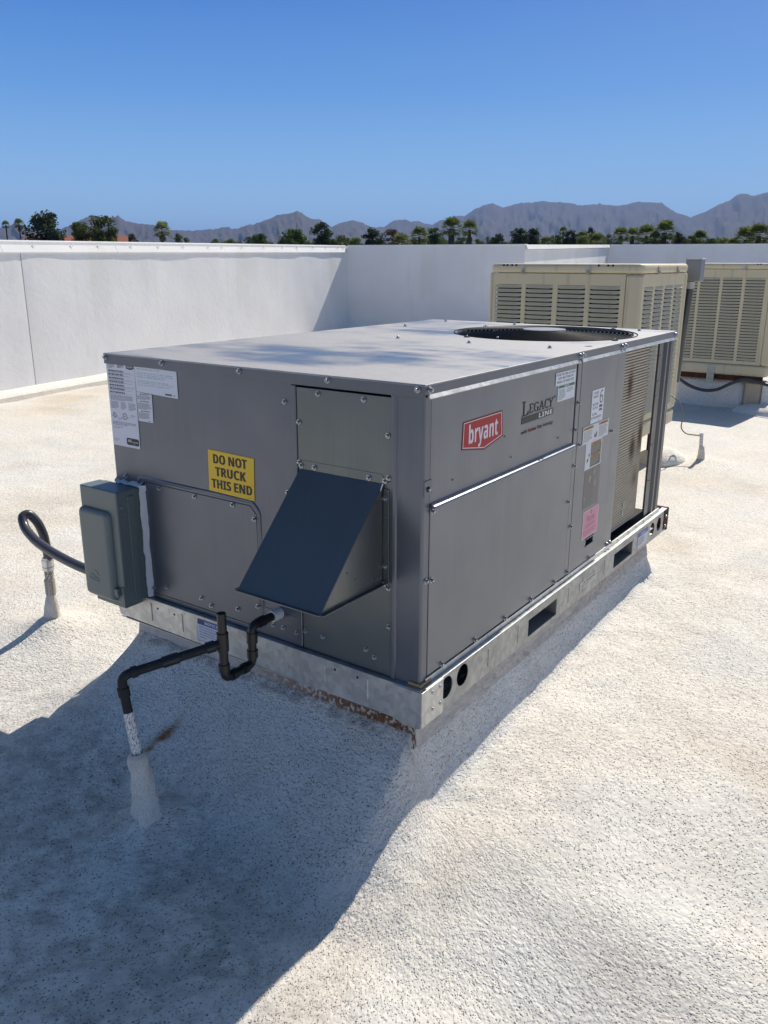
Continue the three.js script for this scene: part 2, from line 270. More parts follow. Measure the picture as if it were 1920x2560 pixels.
{ // the curb under the rail: foam coated, rusting towards the near corner
  const c = thing('roof_curb', 'white foam coated curb under the grey unit, speckled with rust near the front corner', 'curb');
  const tex = (rust) => dataTex(1024, (u, v, q) => { // u along the face, v from the roof up to the rail
    const grain = fbm(u * 150, v * 12 + 3, 3, 150), m = rust * sstep(.30, .95, u) * sstep(.42, .60, grain * .75 + .35 * fbm(u * 9, v * 2, 3, 9)) * sstep(.15, .5, v + .3 * (grain - .5)), bl = rust * .75 * sstep(.50, .66, fbm(u * 130 + 7, v * 9, 3, 130)) * sstep(.02, .3, u) * sstep(.55, .1, v), k = .86 + .1 * (fbm(u * 60, v * 6, 3, 60) - .5), o = fbm(u * 200, v * 20, 2, 200);
    q[0] = lerp(lerp(k, .24, bl), lerp(.52, .24, o), m); q[1] = lerp(lerp(k * .985, .22, bl), lerp(.30, .13, o), m); q[2] = lerp(lerp(k * .97, .22, bl), lerp(.12, .07, o), m);
  }, { srgb: true, m: 64 });
  const bump = dataTex(512, (u, v, q) => { q[0] = q[1] = q[2] = fbm(u * 140, v * 10, 3, 140); }, { m: 64 });
  const side = (name, L, depth, mat) => { // a lumpy strip: local x along, y up, z out
    const g = new THREE.PlaneGeometry(L, .10, 180, 10), p = g.attributes.position; for (let i = 0; i < p.count; i++) { const x = p.getX(i), y = p.getY(i), v = (y + .05) / .10; p.setXYZ(i, x, y, depth * Math.pow(clamp(1 - v), 1.6) + .006 * (fbm(x * 34 + 40, y * 40 + 9, 3) - .5)); } g.computeVertexNormals(); return mesh(name, g, mat, c);
  };
  const mat = (rust) => std({ map: tex(rust), bumpMap: bump, bumpScale: .004, roughness: .95, color: rgb(.74, .71, .67) });
  const f = side('front_face', curb.x1 - curb.x0 + .02, .016, mat(.8)); f.position.set((curb.x0 + curb.x1) / 2, -.064, curb.z1 + .004);
  const s = side('side_face', curb.z1 - curb.z0 + .02, .012, mat(.15)); s.rotation.y = Math.PI / 2; s.position.set(curb.x1 + .004, -.064, (curb.z0 + curb.z1) / 2);
  mesh('curb_core', box(curb.x0, curb.x1, -.30, -.0175, curb.z0, curb.z1), mFoam, c);
}

// ---------------------------------------------------------------- parapet walls
// frame of a wall: local x runs along it, local z points to the roof
function wallFrame(o, p, dir) { o.position.set(p[0], 0, p[1]); o.rotation.y = Math.atan2(-dir[1], dir[0]); }
const slantTop = (g, y0, x0, k) => { const p = g.attributes.position; for (let i = 0; i < p.count; i++) if (p.getY(i) > .5) p.setY(i, p.getY(i) + y0 + (p.getX(i) - x0) * k); return g; };
{
  const w = thing('parapet_wall', 'long white stucco parapet wall on the left, lit by the sun, running back to the corner', 'wall');
  // for this wall the roof side is to the right of its direction: local +z after turning the frame
  wallFrame(w, WP, wd);
  const K = .0098, top = (s) => 1.325 + K * s, S = 8.727, seamS = .51;
  const sheet = (s0, s1) => { // a rolling, hand-trowelled face
    const n = Math.ceil((s1 - s0) / .08), m = 22, g = new THREE.PlaneGeometry(s1 - s0, 1.62, n, m), p = g.attributes.position, uv = g.attributes.uv;
    for (let i = 0; i < p.count; i++) { const x = p.getX(i) + (s0 + s1) / 2, v = (p.getY(i) + .81) / 1.62, y = lerp(-.30, top(x) - .10, v), edge = Math.min(1, (x - s0) / .05, (s1 - x) / .05); p.setXYZ(i, x, y, .022 * (fbm(x * 1.3 + 5, y * .8 + 3, 3) - .5) * Math.max(0, edge) + .003); uv.setXY(i, x, y); }
    g.computeVertexNormals(); return g;
  };
  mesh('wall_core', [slantTop(box(-9, S + .25, -4.2, 1.31, -.25, -.014), .0, 0, K)], mStucco, w);
  mesh('wall_face', sheet(-9, seamS - .004), mStucco, w); mesh('wall_face', sheet(seamS + .004, S), mStucco, w);
  const prof = poly([[-.27, 1.31], [-.035, 1.325], [.020, 1.20], [.020, 1.190], [.010, 1.192], [.0, 1.2], [-.27, 1.2]]);
  const joints = [-9, -5, -2.2, .26, 2.06, 4.46, 6.7, S];
  for (let i = 0; i < joints.length - 1; i++) {
    const a = joints[i] + .003, b = joints[i + 1] - .003, g = new THREE.ExtrudeGeometry(prof, { depth: b - a, bevelEnabled: false, steps: 1 });
    g.rotateY(Math.PI / 2); g.scale(1, 1, -1); // profile x -> local z
    const p = g.attributes.position, ia = g.index; for (let q = 0; q < p.count; q++) p.setX(q, p.getX(q) + a);
    for (let q = 0; q < p.count; q += 3) { const t = [p.getX(q + 1), p.getY(q + 1), p.getZ(q + 1)]; p.setXYZ(q + 1, p.getX(q + 2), p.getY(q + 2), p.getZ(q + 2)); p.setXYZ(q + 2, ...t); }
    for (let q = 0; q < p.count; q++) p.setY(q, p.getY(q) + K * p.getX(q));
    g.computeVertexNormals(); mesh('coping', metric(g), mCoping, w);
  }
  const clip = mergeGeometries([box(-.012, .012, -.003, .003, 0, .006), box(-.004, .004, -.03, .004, 0, .004)]);
  for (const s of [-.9, -.1, .72, 1.3, 1.75, 2.35, 2.9, 3.45, 4.05, 4.4, 4.95, 5.6, 6.2, 6.7, 7.3, 7.8, 8.3, 8.55]) { const m = mesh('clip', clip, mGalvDull, w); m.position.set(s, 1.285 + K * s, -.006); m.rotation.x = -.42; m.rotation.z = .35; }
  const cant = poly([[-.02, -.6], [.21, -.6], [.215, -.285], [.19, -.262], [.0, -.238], [-.02, -.238]]);
  const cg = new THREE.ExtrudeGeometry(cant, { depth: S + 9, bevelEnabled: false, steps: 90 }); cg.rotateY(-Math.PI / 2); // profile x -> -z? turned below
  { const p = cg.attributes.position; for (let q = 0; q < p.count; q++) { const sAlong = -p.getX(q) - 9, zz = p.getZ(q); p.setXYZ(q, sAlong, p.getY(q) + .016 * (fbm(sAlong * 3, zz * 8, 3) - .5), zz + .03 * (fbm(sAlong * 2 + 9, 3, 2) - .5) * (zz > .05 ? 1 : 0)); } for (let q = 0; q < p.count; q += 3) { const t = [p.getX(q + 1), p.getY(q + 1), p.getZ(q + 1)]; p.setXYZ(q + 1, p.getX(q + 2), p.getY(q + 2), p.getZ(q + 2)); p.setXYZ(q + 2, ...t); } cg.computeVertexNormals(); }
  mesh('base_cant', metric(cg), mFoam, w);
}
{ // shaded wall across the back, up to the step
  const w = thing('parapet_wall', 'shaded white parapet wall across the back, from the left corner to behind the nearer cream cooler', 'wall');
  wallFrame(w, [-9.3851, -11.8607], ed);
  mesh('wall_face', box(.002, 3.527, -4.2, 1.399, -.22, 0), mStucco, w);
  mesh('coping', rbox(.0, 3.543, 1.399, 1.416, -.235, .012, .004), mCoping, w);
  mesh('base_cant', rbox(.15, 3.52, -.6, -.42, 0, .14, .03, 2), mFoam, w);
}
{ // return wall running back from the step
  const w = thing('parapet_wall', 'short white return wall with a lit sloping cap, behind the nearer cream cooler', 'wall');
  wallFrame(w, [-5.9204, -12.5971], wd);
  mesh('wall_face', slantTop(box(0, 9.53, -4.2, 1.315, -.22, 0), 0, 0, .0172), mStucco, w);
  for (const [a, b] of [[.02, 3.9], [3.906, 9.53]]) {
    const g = new THREE.BoxGeometry(b - a, .08, .03); g.rotateX(-.30); g.translate((a + b) / 2, 1.365, .022); { const p = g.attributes.position; for (let q = 0; q < p.count; q++) p.setY(q, p.getY(q) + .0172 * p.getX(q)); }
    mesh('coping', metric(g), mCoping, w);
  }
  mesh('wall_top', slantTop(box(0, 9.53, 1.3165, 1.40, -.22, -.005), .0, 0, .0172), mStucco, w);
}
{
  const w = thing('parapet_wall', 'farthest white parapet wall at the right, in shade behind the second cream cooler', 'wall');
  wallFrame(w, [-7.9046, -21.9322], ed);
  mesh('wall_face', box(.002, 18, -4.2, 1.55, -.22, 0), mStucco, w);
  mesh('coping', rbox(0, 18, 1.55, 1.575, -.235, .012, .004), mCoping, w);
}
// ---------------------------------------------------------------- the rooftop unit
const unit = thing('rooftop_air_conditioner', 'large grey rooftop air conditioner with a slanted intake hood and a red badge', 'air conditioner');
const UR = rng(9);
{
  const H0 = .084, H1 = .818;
  // --- end face, z = 0
  const acc = [[-1.035, .10], [-.549, .10], [-.549, .443], [-.571, .465], [-1.018, .465], [-1.035, .450]];
  const grow = (pts, d) => { const cx = -.79, cy = .28; return pts.map(([x, y]) => [x + Math.sign(x - cx) * d, y + Math.sign(y - cy) * d]); };
  const epS = poly([[-1.154, H0], [-.4045, H0], [-.4045, H1], [-1.154, H1]]); epS.holes.push(hole(grow(acc, .0016)));
  const endPanel = mesh('end_panel', at(ext(epS, .02), 0, 0, -.02), mGrey, unit);
  for (const q of [[-1.105, .473], [-.429, .770], [-.428, .528], [-.498, .123], [-.640, .086 + .05]]) screw(endPanel, q[0], q[1], 0, 'end');
  // pressed step round the access panel
  const rim = [[-1.05, .12], [-1.05, .458], [-1.03, .478], [-.566, .478], [-.536, .448], [-.536, .10]].map((p) => V(p[0], p[1], -.0035));
  mesh('pressed_rim', new THREE.TubeGeometry(new THREE.CatmullRomCurve3(rim.flatMap((p, i) => (i && i < 5 ? [p] : [p])), false, 'catmullrom', .05), 120, .007, 8), mGrey, endPanel);
  const accPanel = mesh('access_panel', at(ext(poly(acc), .018, .001), 0, 0, -.0185), mGrey, unit);
  for (const q of [[-.951, .455], [-.795, .455], [-.639, .457], [-.556, .429], [-1.033, .293], [-1.034, .161], [-1.014, .116], [-.952, .132], [-.794, .134], [-.753, .119], [-.639, .137], [-.557, .166]]) screw(accPanel, q[0], q[1], .0005, 'end');
  mesh('ridge', rbox(-.4035, -.3885, H0, H1, -.01, .004, .0035, 3), mGrey, unit);
  const up = mesh('economizer_panel', rbox(-.3865, -.0925, .6085, .813, -.02, .0015, .001), mGreen, unit);
  for (const q of [[-.315, .807 - .006], [-.173, .800], [-.385 + .004, .723], [-.101, .721], [-.382, .617], [-.099, .617]]) screw(up, q[0], q[1], .0015, 'end');
  const lowS = poly([[-.3865, H0], [-.0925, H0], [-.0925, .6065], [-.3865, .6065]]);
  const low = mesh('intake_panel', at(ext(lowS, .02), 0, 0, -.02), mGreen, unit);
  for (const q of [[-.107, .338], [-.099, .330], [-.097, .225], [-.170, .140], [-.143, .125], [-.317, .136], [-.378, .136]]) screw(low, q[0], q[1], 0, 'end');
  mesh('cover_strip', rbox(-.556, -.405, .1, .17, -.01, .0012, .0008), mGrey, unit);
  for (const q of [[-.46, .125], [-.41, .123]]) screw(unit, q[0], q[1], .0012, 'end');
  // --- corner post wrapped round the corner
  const ps = poly([[-.0905, -.02], [-.0905, .0045], [-.084, .0055], [-.0775, .0045], [-.075, .0006], [-.006, .0006], [-.0015, -.001], [0, -.0055], [0, -.0275], [-.02, -.0275], [-.02, -.02]]);
  const pg = ext(ps, H1 - H0 + .014); pg.rotateX(-Math.PI / 2); pg.translate(0, H0 - .012, 0); { const p = pg.attributes.position; for (let i = 0; i < p.count; i++) p.setZ(i, -p.getZ(i)); const n = p.count; for (let i = 0; i < n; i += 3) { const a = [p.getX(i + 1), p.getY(i + 1), p.getZ(i + 1)]; p.setXYZ(i + 1, p.getX(i + 2), p.getY(i + 2), p.getZ(i + 2)); p.setXYZ(i + 2, ...a); } pg.computeVertexNormals(); }
  const post = mesh('corner_post', metric(pg), mGrey, unit);
  for (const q of [[-.018, .600], [-.016, .366]]) screw(post, .0, q[1], q[0], 'side');
  mesh('post_tab', rbox(-.002, .0022, .583, .622, -.034, -.002, .001), mGrey, post);
  // --- side face, x = 0
  const fp = mesh('filter_panel', rbox(-.02, .0, .561, H1, -.884, -.0295, .002), mSide, unit);
  for (const q of [[-.136, .598], [-.453, .596], [-.772, .597]]) screw(fp, 0, q[1], q[0], 'side', .5);
  const bp = mesh('blower_panel', rbox(-.02, .0015, .101, .549, -.892, -.0305, .002), mSide, unit);
  for (const q of [[-.808, .108], [-.632, .108], [-.456, .108], [-.276, .108], [-.098, .108], [-.038, .540], [-.039, .362]]) screw(bp, .0015, q[1], q[0], 'side');
  const lipS = poly([[-.006, .549], [.012, .549], [.0145, .5515], [.013, .5555], [.0, .562], [-.006, .562]]), lg = ext(lipS, .852); at(lg, 0, 0, -.884);
  mesh('lift_handle', metric(lg), mSide, unit);
  const ml = mesh('mullion', rbox(-.02, .0005, .098, H1, -.9235, -.8935, .002), mSide, unit);
  for (const q of [[-.907, .686], [-.893, .601], [-.907, .479], [-.878, .364], [-.914, .270], [-.911, .110], [-.878, .548]]) screw(ml, .0008, q[1], q[0] - .004, 'side', 1);
  const cp = mesh('control_panel', (() => { const s = poly([[.925, .096], [1.2435, .096], [1.2435, H1], [.925, H1]]); s.holes.push(hole([[1.068, .159], [1.136, .159], [1.136, .182], [1.068, .182]])); const g = ext(s, .02, .001); g.rotateY(Math.PI / 2); g.translate(-.02, 0, 0); return metric(g); })(), mSide, unit);
  for (const q of [[-.942, .544], [-1.232, .543], [-1.108, .104]]) screw(cp, .001, q[1], q[0], 'side');
  mesh('handle_pocket', box(-.05, -.021, .15, .19, -1.145, -1.06), mDark, unit);
  mesh('handle_frame', [box(0, .0035, .182, .186, -1.139, -1.065), box(0, .0035, .155, .159, -1.139, -1.065)], mSide, cp);
  const sp = mesh('coil_post', rbox(-.05, .0, .092, H1, -1.325, -1.2455, .002), mSide, unit);
  for (const q of [[-1.288, .104], [-1.318, .103]]) screw(sp, 0, q[1], q[0], 'side');
  // --- far sides and core
  mesh('rear_panel', box(-1.154, -1.134, H0, H1, -1.885, -.02), mGrey, unit);
  mesh('inner_body', box(-1.133, -.0205, H0 + .001, H1 - .004, -1.30, -.0205), mDark, unit);
  mesh('deck', box(-1.15, -.004, .066, .0835, -1.886, -.003), mDark, unit);
  // --- condenser coil: rows of flat tubes bending round the far corner
  const coilPath = []; for (const [x, z] of [[-.034, -1.326], [-.034, -1.66]]) coilPath.push([x, z]);
  for (let a = 1; a <= 8; a++) { const t = a / 8 * Math.PI / 2; coilPath.push([-.154 + .12 * Math.cos(t), -1.66 - .12 * Math.sin(t)]); }
  coilPath.push([-1.0, -1.78]);
  const ribbon = (y0, y1, off, th) => { // a vertical strip following the path
    const g = []; for (let i = 0; i < coilPath.length - 1; i++) { const [x0, z0] = coilPath[i], [x1, z1] = coilPath[i + 1], L = Math.hypot(x1 - x0, z1 - z0), b = new THREE.BoxGeometry(L + .0005, y1 - y0, th); b.rotateY(Math.atan2(-(z1 - z0), x1 - x0)); const nx = -(z1 - z0) / L, nz = (x1 - x0) / L; b.translate((x0 + x1) / 2 + nx * off, (y0 + y1) / 2, (z0 + z1) / 2 + nz * off); g.push(b.toNonIndexed()); } return g;
  };
  const stain = dataTex(512, (u, v, c) => { // hand-sized oil stains on the fins
    const sp = (cx, cy, rx, ry) => Math.exp(-(((u - cx) / rx) ** 2 + ((v - cy) / ry) ** 2)), s = clamp((sp(.56, .44, .05, .06) + sp(.73, .50, .045, .08) + .9 * sp(.38, .80, .05, .07) + .5 * sp(.68, .26, .05, .05)) * (.35 + 1.2 * fbm(u * 14, v * 14, 4, 14)));
    const n = .94 + .10 * (fbm(u * 6, v * 40, 3, 40) - .5); c[0] = lerp(n, .42, s); c[1] = lerp(n * .985, .30, s); c[2] = lerp(n * .95, .20, s);
  }, { srgb: true });
  stain.wrapS = stain.wrapT = THREE.ClampToEdgeWrapping;
  const coilUV = (g) => { g = Array.isArray(g) ? mergeGeometries(g) : g; const p = g.attributes.position, u = g.attributes.uv; for (let i = 0; i < p.count; i++) u.setXY(i, clamp((-p.getZ(i) - 1.30) / .48), clamp((p.getY(i) - .1) / .72)); return g; };
  const coil = mesh('condenser_coil', coilUV(ribbon(.10, H1, -.014, .018)), std({ map: stain, color: rgb(.26, .23, .19), roughness: .7, metalness: 0 }), unit);
  const tubes = []; for (let y = .112; y < .812; y += .0108) tubes.push(...ribbon(y, y + .0072, .001, .007));
  const tb = mesh('coil_tube', coilUV(tubes), std({ map: stain, color: rgb(.62, .545, .44), roughness: .6, metalness: 0 }), coil); tb.userData.kind = 'stuff';
  for (const [z, y] of [[-1.335, .62], [-1.335, .21], [-1.52, .20], [-1.515, .165]]) mesh('coil_clip', box(-.034, -.026, y - .012, y + .012, z - .008, z + .008), mGalvDull, coil);
  // --- far corner post: a ribbed channel
  const fps = poly([[-.016, 1.728], [-.008, 1.728], [-.008, 1.775], [-.014, 1.785], [-.014, 1.798], [-.003, 1.808], [-.003, 1.826], [-.012, 1.836], [-.012, 1.846], [-.002, 1.856], [-.002, 1.886], [-.055, 1.886], [-.055, 1.881], [-.010, 1.881], [-.016, 1.850], [-.018, 1.80], [-.016, 1.76]]);
  const fg = ext(fps, H1 - .09); fg.rotateX(-Math.PI / 2); fg.translate(0, .09, 0);
  const farPost = mesh('far_corner_post', metric(fg), paint(.13, .135, .145, .45), unit);
  for (const y of [.76, .66, .60, .40, .25]) screw(farPost, -.008, y, -1.75, 'side', .7);
  mesh('rear_corner_post', box(-1.13, -1.06, H0, H1, -1.886, -1.83), mGrey, unit);
  // --- top cover with the fan opening
  const FX = -.385, FZ = -1.47, FR = .335;
  const ts = poly([[-1.158, -.004], [.0025, -.004], [.0025, 1.893], [-1.158, 1.893]]); const fh = new THREE.Path(); fh.absarc(FX, 1.47, FR, 0, Math.PI * 2); ts.holes.push(fh);
  const kh = new THREE.Path(); kh.absarc(-.045, 1.075, .014, 0, Math.PI * 2); ts.holes.push(kh);
  const tg = new THREE.ExtrudeGeometry(ts, { depth: .003, bevelEnabled: true, bevelSize: .0015, bevelThickness: .0015, bevelOffset: -.0015, bevelSegments: 2, curveSegments: 48 }); tg.rotateX(-Math.PI / 2); tg.translate(0, .8455, 0);
  const top = mesh('top_cover', tg, mTop, unit);
  { const p = tg.attributes.position, u = tg.attributes.uv; for (let i = 0; i < p.count; i++) u.setXY(i, p.getX(i), p.getZ(i)); }
  const skirt = mesh('cover_skirt', [rbox(-1.158, .0025, .8185, .8468, .0005, .004, .001), rbox(-.003, .0025, .826, .8468, -1.893, .0003, .001), rbox(-1.158, -1.1545, .8185, .8468, -1.893, 0, .001), rbox(-1.154, -.0035, .8185, .8468, -1.893, -1.889, .001)], mGrey, top);
  { // turned-out drip lip along the long side, with two hooks
    const s = poly([[-.001, .8262], [.0022, .8262], [.0092, .8178], [.0085, .8160], [.0045, .8175], [-.001, .8235]]);
    const a = ext(s, .885); a.translate(0, 0, -.895); const b = ext(s, .985); b.translate(0, 0, -1.893); mesh('drip_lip', [metric(a), metric(b)], mGalv, top);
  }
  for (const x of [-1.148, -.892, -.584, -.281, -.017]) screw(skirt, x, .838, .004, 'end', 1.12);
  for (const z of [-.016, -.898, -.92, -1.271, -1.303, -1.884]) screw(skirt, .0025, .836, z, 'side', 1.12);
  for (const q of [[-1.022, -1.442], [-1.035, -1.80], [-.719, -.942], [-.417, -.933], [-.120, -.937], [-.68, -1.80], [-.12, -1.80], [-.41, -1.128]]) screw(top, q[0], .849, q[1], 'top', 1.15);
  // fan: shroud, blades, motor, wire guard
  mesh('fan_shroud', new THREE.CylinderGeometry(FR + .001, FR - .03, .16, 64, 1, true).translate(FX, .766, FZ), std({ color: rgb(.007, .007, .008), roughness: .75, side: THREE.DoubleSide }), unit);
  const fan = mesh('fan_hub', new THREE.CylinderGeometry(.075, .075, .07, 28).translate(FX, .755, FZ), mDark, unit);
  for (let k = 0; k < 5; k++) { // swept blades
    const g = new THREE.PlaneGeometry(.23, .17, 8, 6), p = g.attributes.position; for (let i = 0; i < p.count; i++) { const r = p.getX(i) + .19, a = p.getY(i) / .17 * (.85 + r) + r * 1.2; p.setXYZ(i, r * Math.cos(a), .03 * Math.sin(p.getY(i) / .17 * 2.6), r * Math.sin(a)); }
    g.computeVertexNormals(); g.rotateY(k * Math.PI * .4); g.translate(FX, .76, FZ); mesh('fan_blade', g, std({ color: rgb(.009, .009, .010), roughness: .85, side: THREE.DoubleSide }), fan);
  }
  const rings = []; const dome = (r) => .852 + .010 * (1 - (r / .35) ** 2);
  for (let r = .352; r > .085; r -= .0152) rings.push(new THREE.TorusGeometry(r, .0018, 8, 96).rotateX(Math.PI / 2).translate(FX, dome(r), FZ));
  for (const r of [.33, .2, .11]) rings.push(new THREE.TorusGeometry(r, .0026, 6, 80).rotateX(Math.PI / 2).translate(FX, dome(r) - .006, FZ));
  const guard = mesh('fan_guard', rings, mWire, unit);
  for (const a of [.42, 1.99, 3.56, 5.13]) { const q = (r) => [FX + r * Math.cos(a), dome(r) - .004, FZ + r * Math.sin(a)]; mesh('guard_arm', [rod(q(.09), q(.22), .003), rod(q(.22), q(.365), .003), new THREE.TorusGeometry(.009, .0028, 6, 14).rotateX(Math.PI / 2).translate(FX + .374 * Math.cos(a), .851, FZ + .374 * Math.sin(a))], mWire, guard); screw(guard, FX + .374 * Math.cos(a), .85, FZ + .374 * Math.sin(a), 'top', .9); }
  const capS = new THREE.CylinderGeometry(.082, .084, .004, 40).translate(FX, dome(.05) + .002, FZ); const cap = mesh('guard_cap', capS, std({ color: rgb(.30, .30, .30), roughness: .42, metalness: .6 }), guard);
  // --- intake hood
  const hood = new THREE.Group(); hood.name = 'intake_hood'; unit.add(hood);
  const hx0 = -.380, hx1 = -.116, hz = .246, hy0 = .343, hy1 = .598;
  { // sloping sheet with thickness and a folded front lip
    const s = poly([[.002, hy1], [.004, hy1 + .002], [hz + .0015, hy0 + .0005], [hz + .011, hy0 - .0005], [hz + .011, hy0 - .003], [hz - .002, hy0 - .002]]), g = ext(s, hx1 - hx0); g.rotateY(-Math.PI / 2); // shape x -> +z
    { const p = g.attributes.position; for (let i = 0; i < p.count; i++) p.setX(i, p.getX(i)); } g.translate(hx1, 0, 0);
    mesh('hood_slope', metric(g), mHood, hood);
    const tri = (x, holes) => { const t = poly([[.001, hy0], [hz, hy0], [.003, hy1]]); if (holes) for (const [z, y] of [[.150, .414], [.118, .389], [.080, .371], [.046, .362], [.026, .357], [.011, .355]]) { const h = new THREE.Path(); h.absarc(z, y, .0034, 0, Math.PI * 2); t.holes.push(h); } const q = ext(t, .002); q.rotateY(-Math.PI / 2); q.translate(x, 0, 0); return metric(q); };
    mesh('hood_side', tri(hx1 + .0005, true), mHood, hood); mesh('hood_side', tri(hx0 + .0015, false), mHood, hood);
    const lipR = [rbox(hx1 - .001, hx1 + .011, hy0 - .004, hy0 - .001, .004, .155, .001), rbox(hx1 - .001, hx1 + .011, hy0 - .004, hy0 - .001, .158, hz + .004, .001), rbox(hx0 - .011, hx0, hy0 - .004, hy0 - .001, .004, hz + .004, .001)];
    for (const q of lipR) mesh('hood_lip', q, mHood, hood);
    const tf = mesh('hood_flange', ext(poly([[hx0 + .004, hy1 + .001], [hx1 + .002, hy1 + .001], [hx1 + .002, .618], [hx1 - .003, .6235], [hx0 + .01, .6235], [hx0 + .004, .617]]), .0012), mGreen, hood); tf.position.z = .0016;
    for (const q of [[-.331, .610], [-.157, .609]]) screw(tf, q[0], q[1], .0012, 'end');
    screw(tf, -.375, .609, .001, 'end'); screw(tf, -.109, .608, .001, 'end');
    const sf = mesh('hood_flange', rbox(hx1 + .002, -.0975, hy0 + .004, .588, .0002, .0024, .001), mGreen, hood);
    for (const q of [[-.108, .565], [-.108, .388]]) screw(sf, q[0], q[1], .0024, 'end');
    mesh('flange_rib', rbox(hx1 + .003, -.099, .517, .521, .0020, .0034, .0006), mGreen, sf);
    mesh('hood_hook', rod([hx1 + .003, .601, .006], [hx1 - .001, .583, .012], .002), mSteel, hood);
  }
  // --- base rail
  const rail = new THREE.Group(); rail.name = 'base_rail'; unit.add(rail);
  const Y0 = -.017, Y1 = .0785;
  { // long side, outer face at x = .017, with fork pockets and round lifting holes
    const s = poly([[-.012, Y0], [1.972, Y0], [1.972, Y1], [-.012, Y1]]);
    for (const [a, b] of [[.594, .808], [1.334, 1.542]]) { s.holes.push(hole([[a, -.004], [b, -.004], [b, .053], [a, .053]])); }
    for (const [z, r] of [[.1025, .031], [.187, .031], [1.783, .030], [1.874, .030]]) { const h = new THREE.Path(); h.absellipse(z, .042 - (z > 1 ? .008 : 0), r, r, 0, Math.PI * 2); s.holes.push(h); }
    const g = ext(s, .0025); g.rotateY(Math.PI / 2); g.translate(.0145, 0, 0); mesh('side_rail', metric(g), mGalvDull, rail);
    mesh('rail_ledge', [rbox(-.006, .0178, Y1, Y1 + .0032, -1.972, .0, .001), rbox(-.003, .004, Y1 + .0034, .0985, -1.90, -.02, .001)], mGalv, rail);
    mesh('rail_bottom', box(-.03, .0145, Y0, Y0 + .0025, -1.972, 0), mGalvDull, rail);
    for (const z of [.335, .525, .905, 1.03, 1.235]) mesh('rib', rbox(.0165, .0192, .004, .062, -z - .003, -z + .003, .0012), mGalvDull, rail);
    for (const z of [-1.40, -1.52, -1.60, -1.70, -1.80]) screw(rail, .0045, .091, z, 'side', .45);
    for (const [a, b] of [[.594, .808], [1.334, 1.542]]) mesh('fork_pocket', [box(-1.1, .0143, .0535, .0555, -b, -a), box(-1.1, .0155, -.0065, -.0045, -b - .003, -a + .003), box(-1.1, .0143, -.004, .053, -a, -a + .002), box(-1.1, .0143, -.004, .053, -b - .002, -b), box(-1.102, -1.1, -.004, .053, -b, -a)], mPocket, rail);
    mesh('end_cap', [rbox(-.05, .020, Y0 - .004, Y1 + .004, -1.996, -1.9725, .003), rbox(.017, .0205, Y0 + .008, Y1, -1.9725, -1.935, .0012)], mRust, rail);
    for (const y of [.005, .05]) screw(rail, .0205, y, -1.955, 'side', .8);
  }
  { // front, outer face at z = .018, bottom edge curled in
    const s = poly([[-1.178, Y0 + .006], [-.068, Y0], [-.068, Y1], [-1.16, Y1], [-1.184, Y0 + .035]]);
    for (const q of [[-.984, .056], [-.906, .056], [-.263, .060], [-.187, .060]]) { const h = new THREE.Path(); h.absarc(q[0], q[1], .004, 0, Math.PI * 2); s.holes.push(h); }
    mesh('front_rail', metric(at(ext(s, .0025), 0, 0, .0155)), mGalv, rail);
    mesh('rail_ledge', rbox(-1.16, .012, Y1, Y1 + .003, -.003, .0182, .001), mGalv, rail);
    mesh('rail_bottom', rbox(-1.178, -.02, Y0 - .003, Y0 + .0, -.03, .0165, .001), mGalv, rail);
    for (const x of [-1.016, -.871, -.4375, -.2985, -.154]) mesh('rib', rbox(x - .003, x + .003, .007, .066, .0172, .0205, .0014), mGalv, rail);
    for (const x of [-.335]) mesh('rib', rbox(x - .001, x + .001, .0, .07, .0177, .0186, .0003), mGalv, rail);
    // corner piece with rounded foot
    const c = poly([[-.070, Y1 + .001], [.0185, Y1 + .001], [.0185, Y0 - .003], [.010, Y0 - .009], [-.02, Y0 - .010], [-.070, Y0 - .002]]);
    const br = mesh('corner_bracket', [metric(at(ext(c, .003, .001), 0, 0, .0175)), rbox(.0172, .0198, Y0 - .004, Y1 + .001, -.082, .021, .001)], mGalv, rail);
    for (const q of [[-.029, .061], [-.066, .061], [-.031, .012], [-.068, .012]]) { const m = mesh('rivet', new THREE.SphereGeometry(.0055, 12, 8).scale(.6, 1, 1), mWash, br); m.position.set(.0198, q[1], q[0]); }
    mesh('shim', rbox(-.034, .006, .0823, .092, -.045, .006, .002), std({ color: rgb(.35, .25, .14), roughness: .9 }), rail);
  }
  mesh('rail_core', [box(-1.15, -.03, -.018, .065, -1.9, -1.89), box(-1.15, -1.145, -.018, .065, -1.889, .015)], mDark, rail);
  // --- printed stickers
  const ink = '#2b2b30', paper = '#dedfe6', pr = rng(21);
  sticker(endPanel, 'rating_label', 'end', [[-1.151, .567], [-1.024, .567], [-1.0205, .824], [-1.151, .824]], (g, w, h) => {
    g.fillStyle = paper; g.fillRect(0, 0, w, h);
    lines(g, w * .04, h * .02, w * .28, h * .05, 4, pr); lines(g, w * .38, h * .02, w * .26, h * .04, 3, pr, 'rgba(25,25,30,.9)', .55);
    g.fillStyle = '#15151a'; g.beginPath(); g.moveTo(w * .70, h * .012); g.lineTo(w * .98, h * .012); g.lineTo(w * .98, h * .055); g.lineTo(w * .84, h * .068); g.lineTo(w * .70, h * .055); g.fill(); fit(g, 'bryant', w * .74, h * .022, w * .20, h * .034, 'sans-serif', '#e6e6ea');
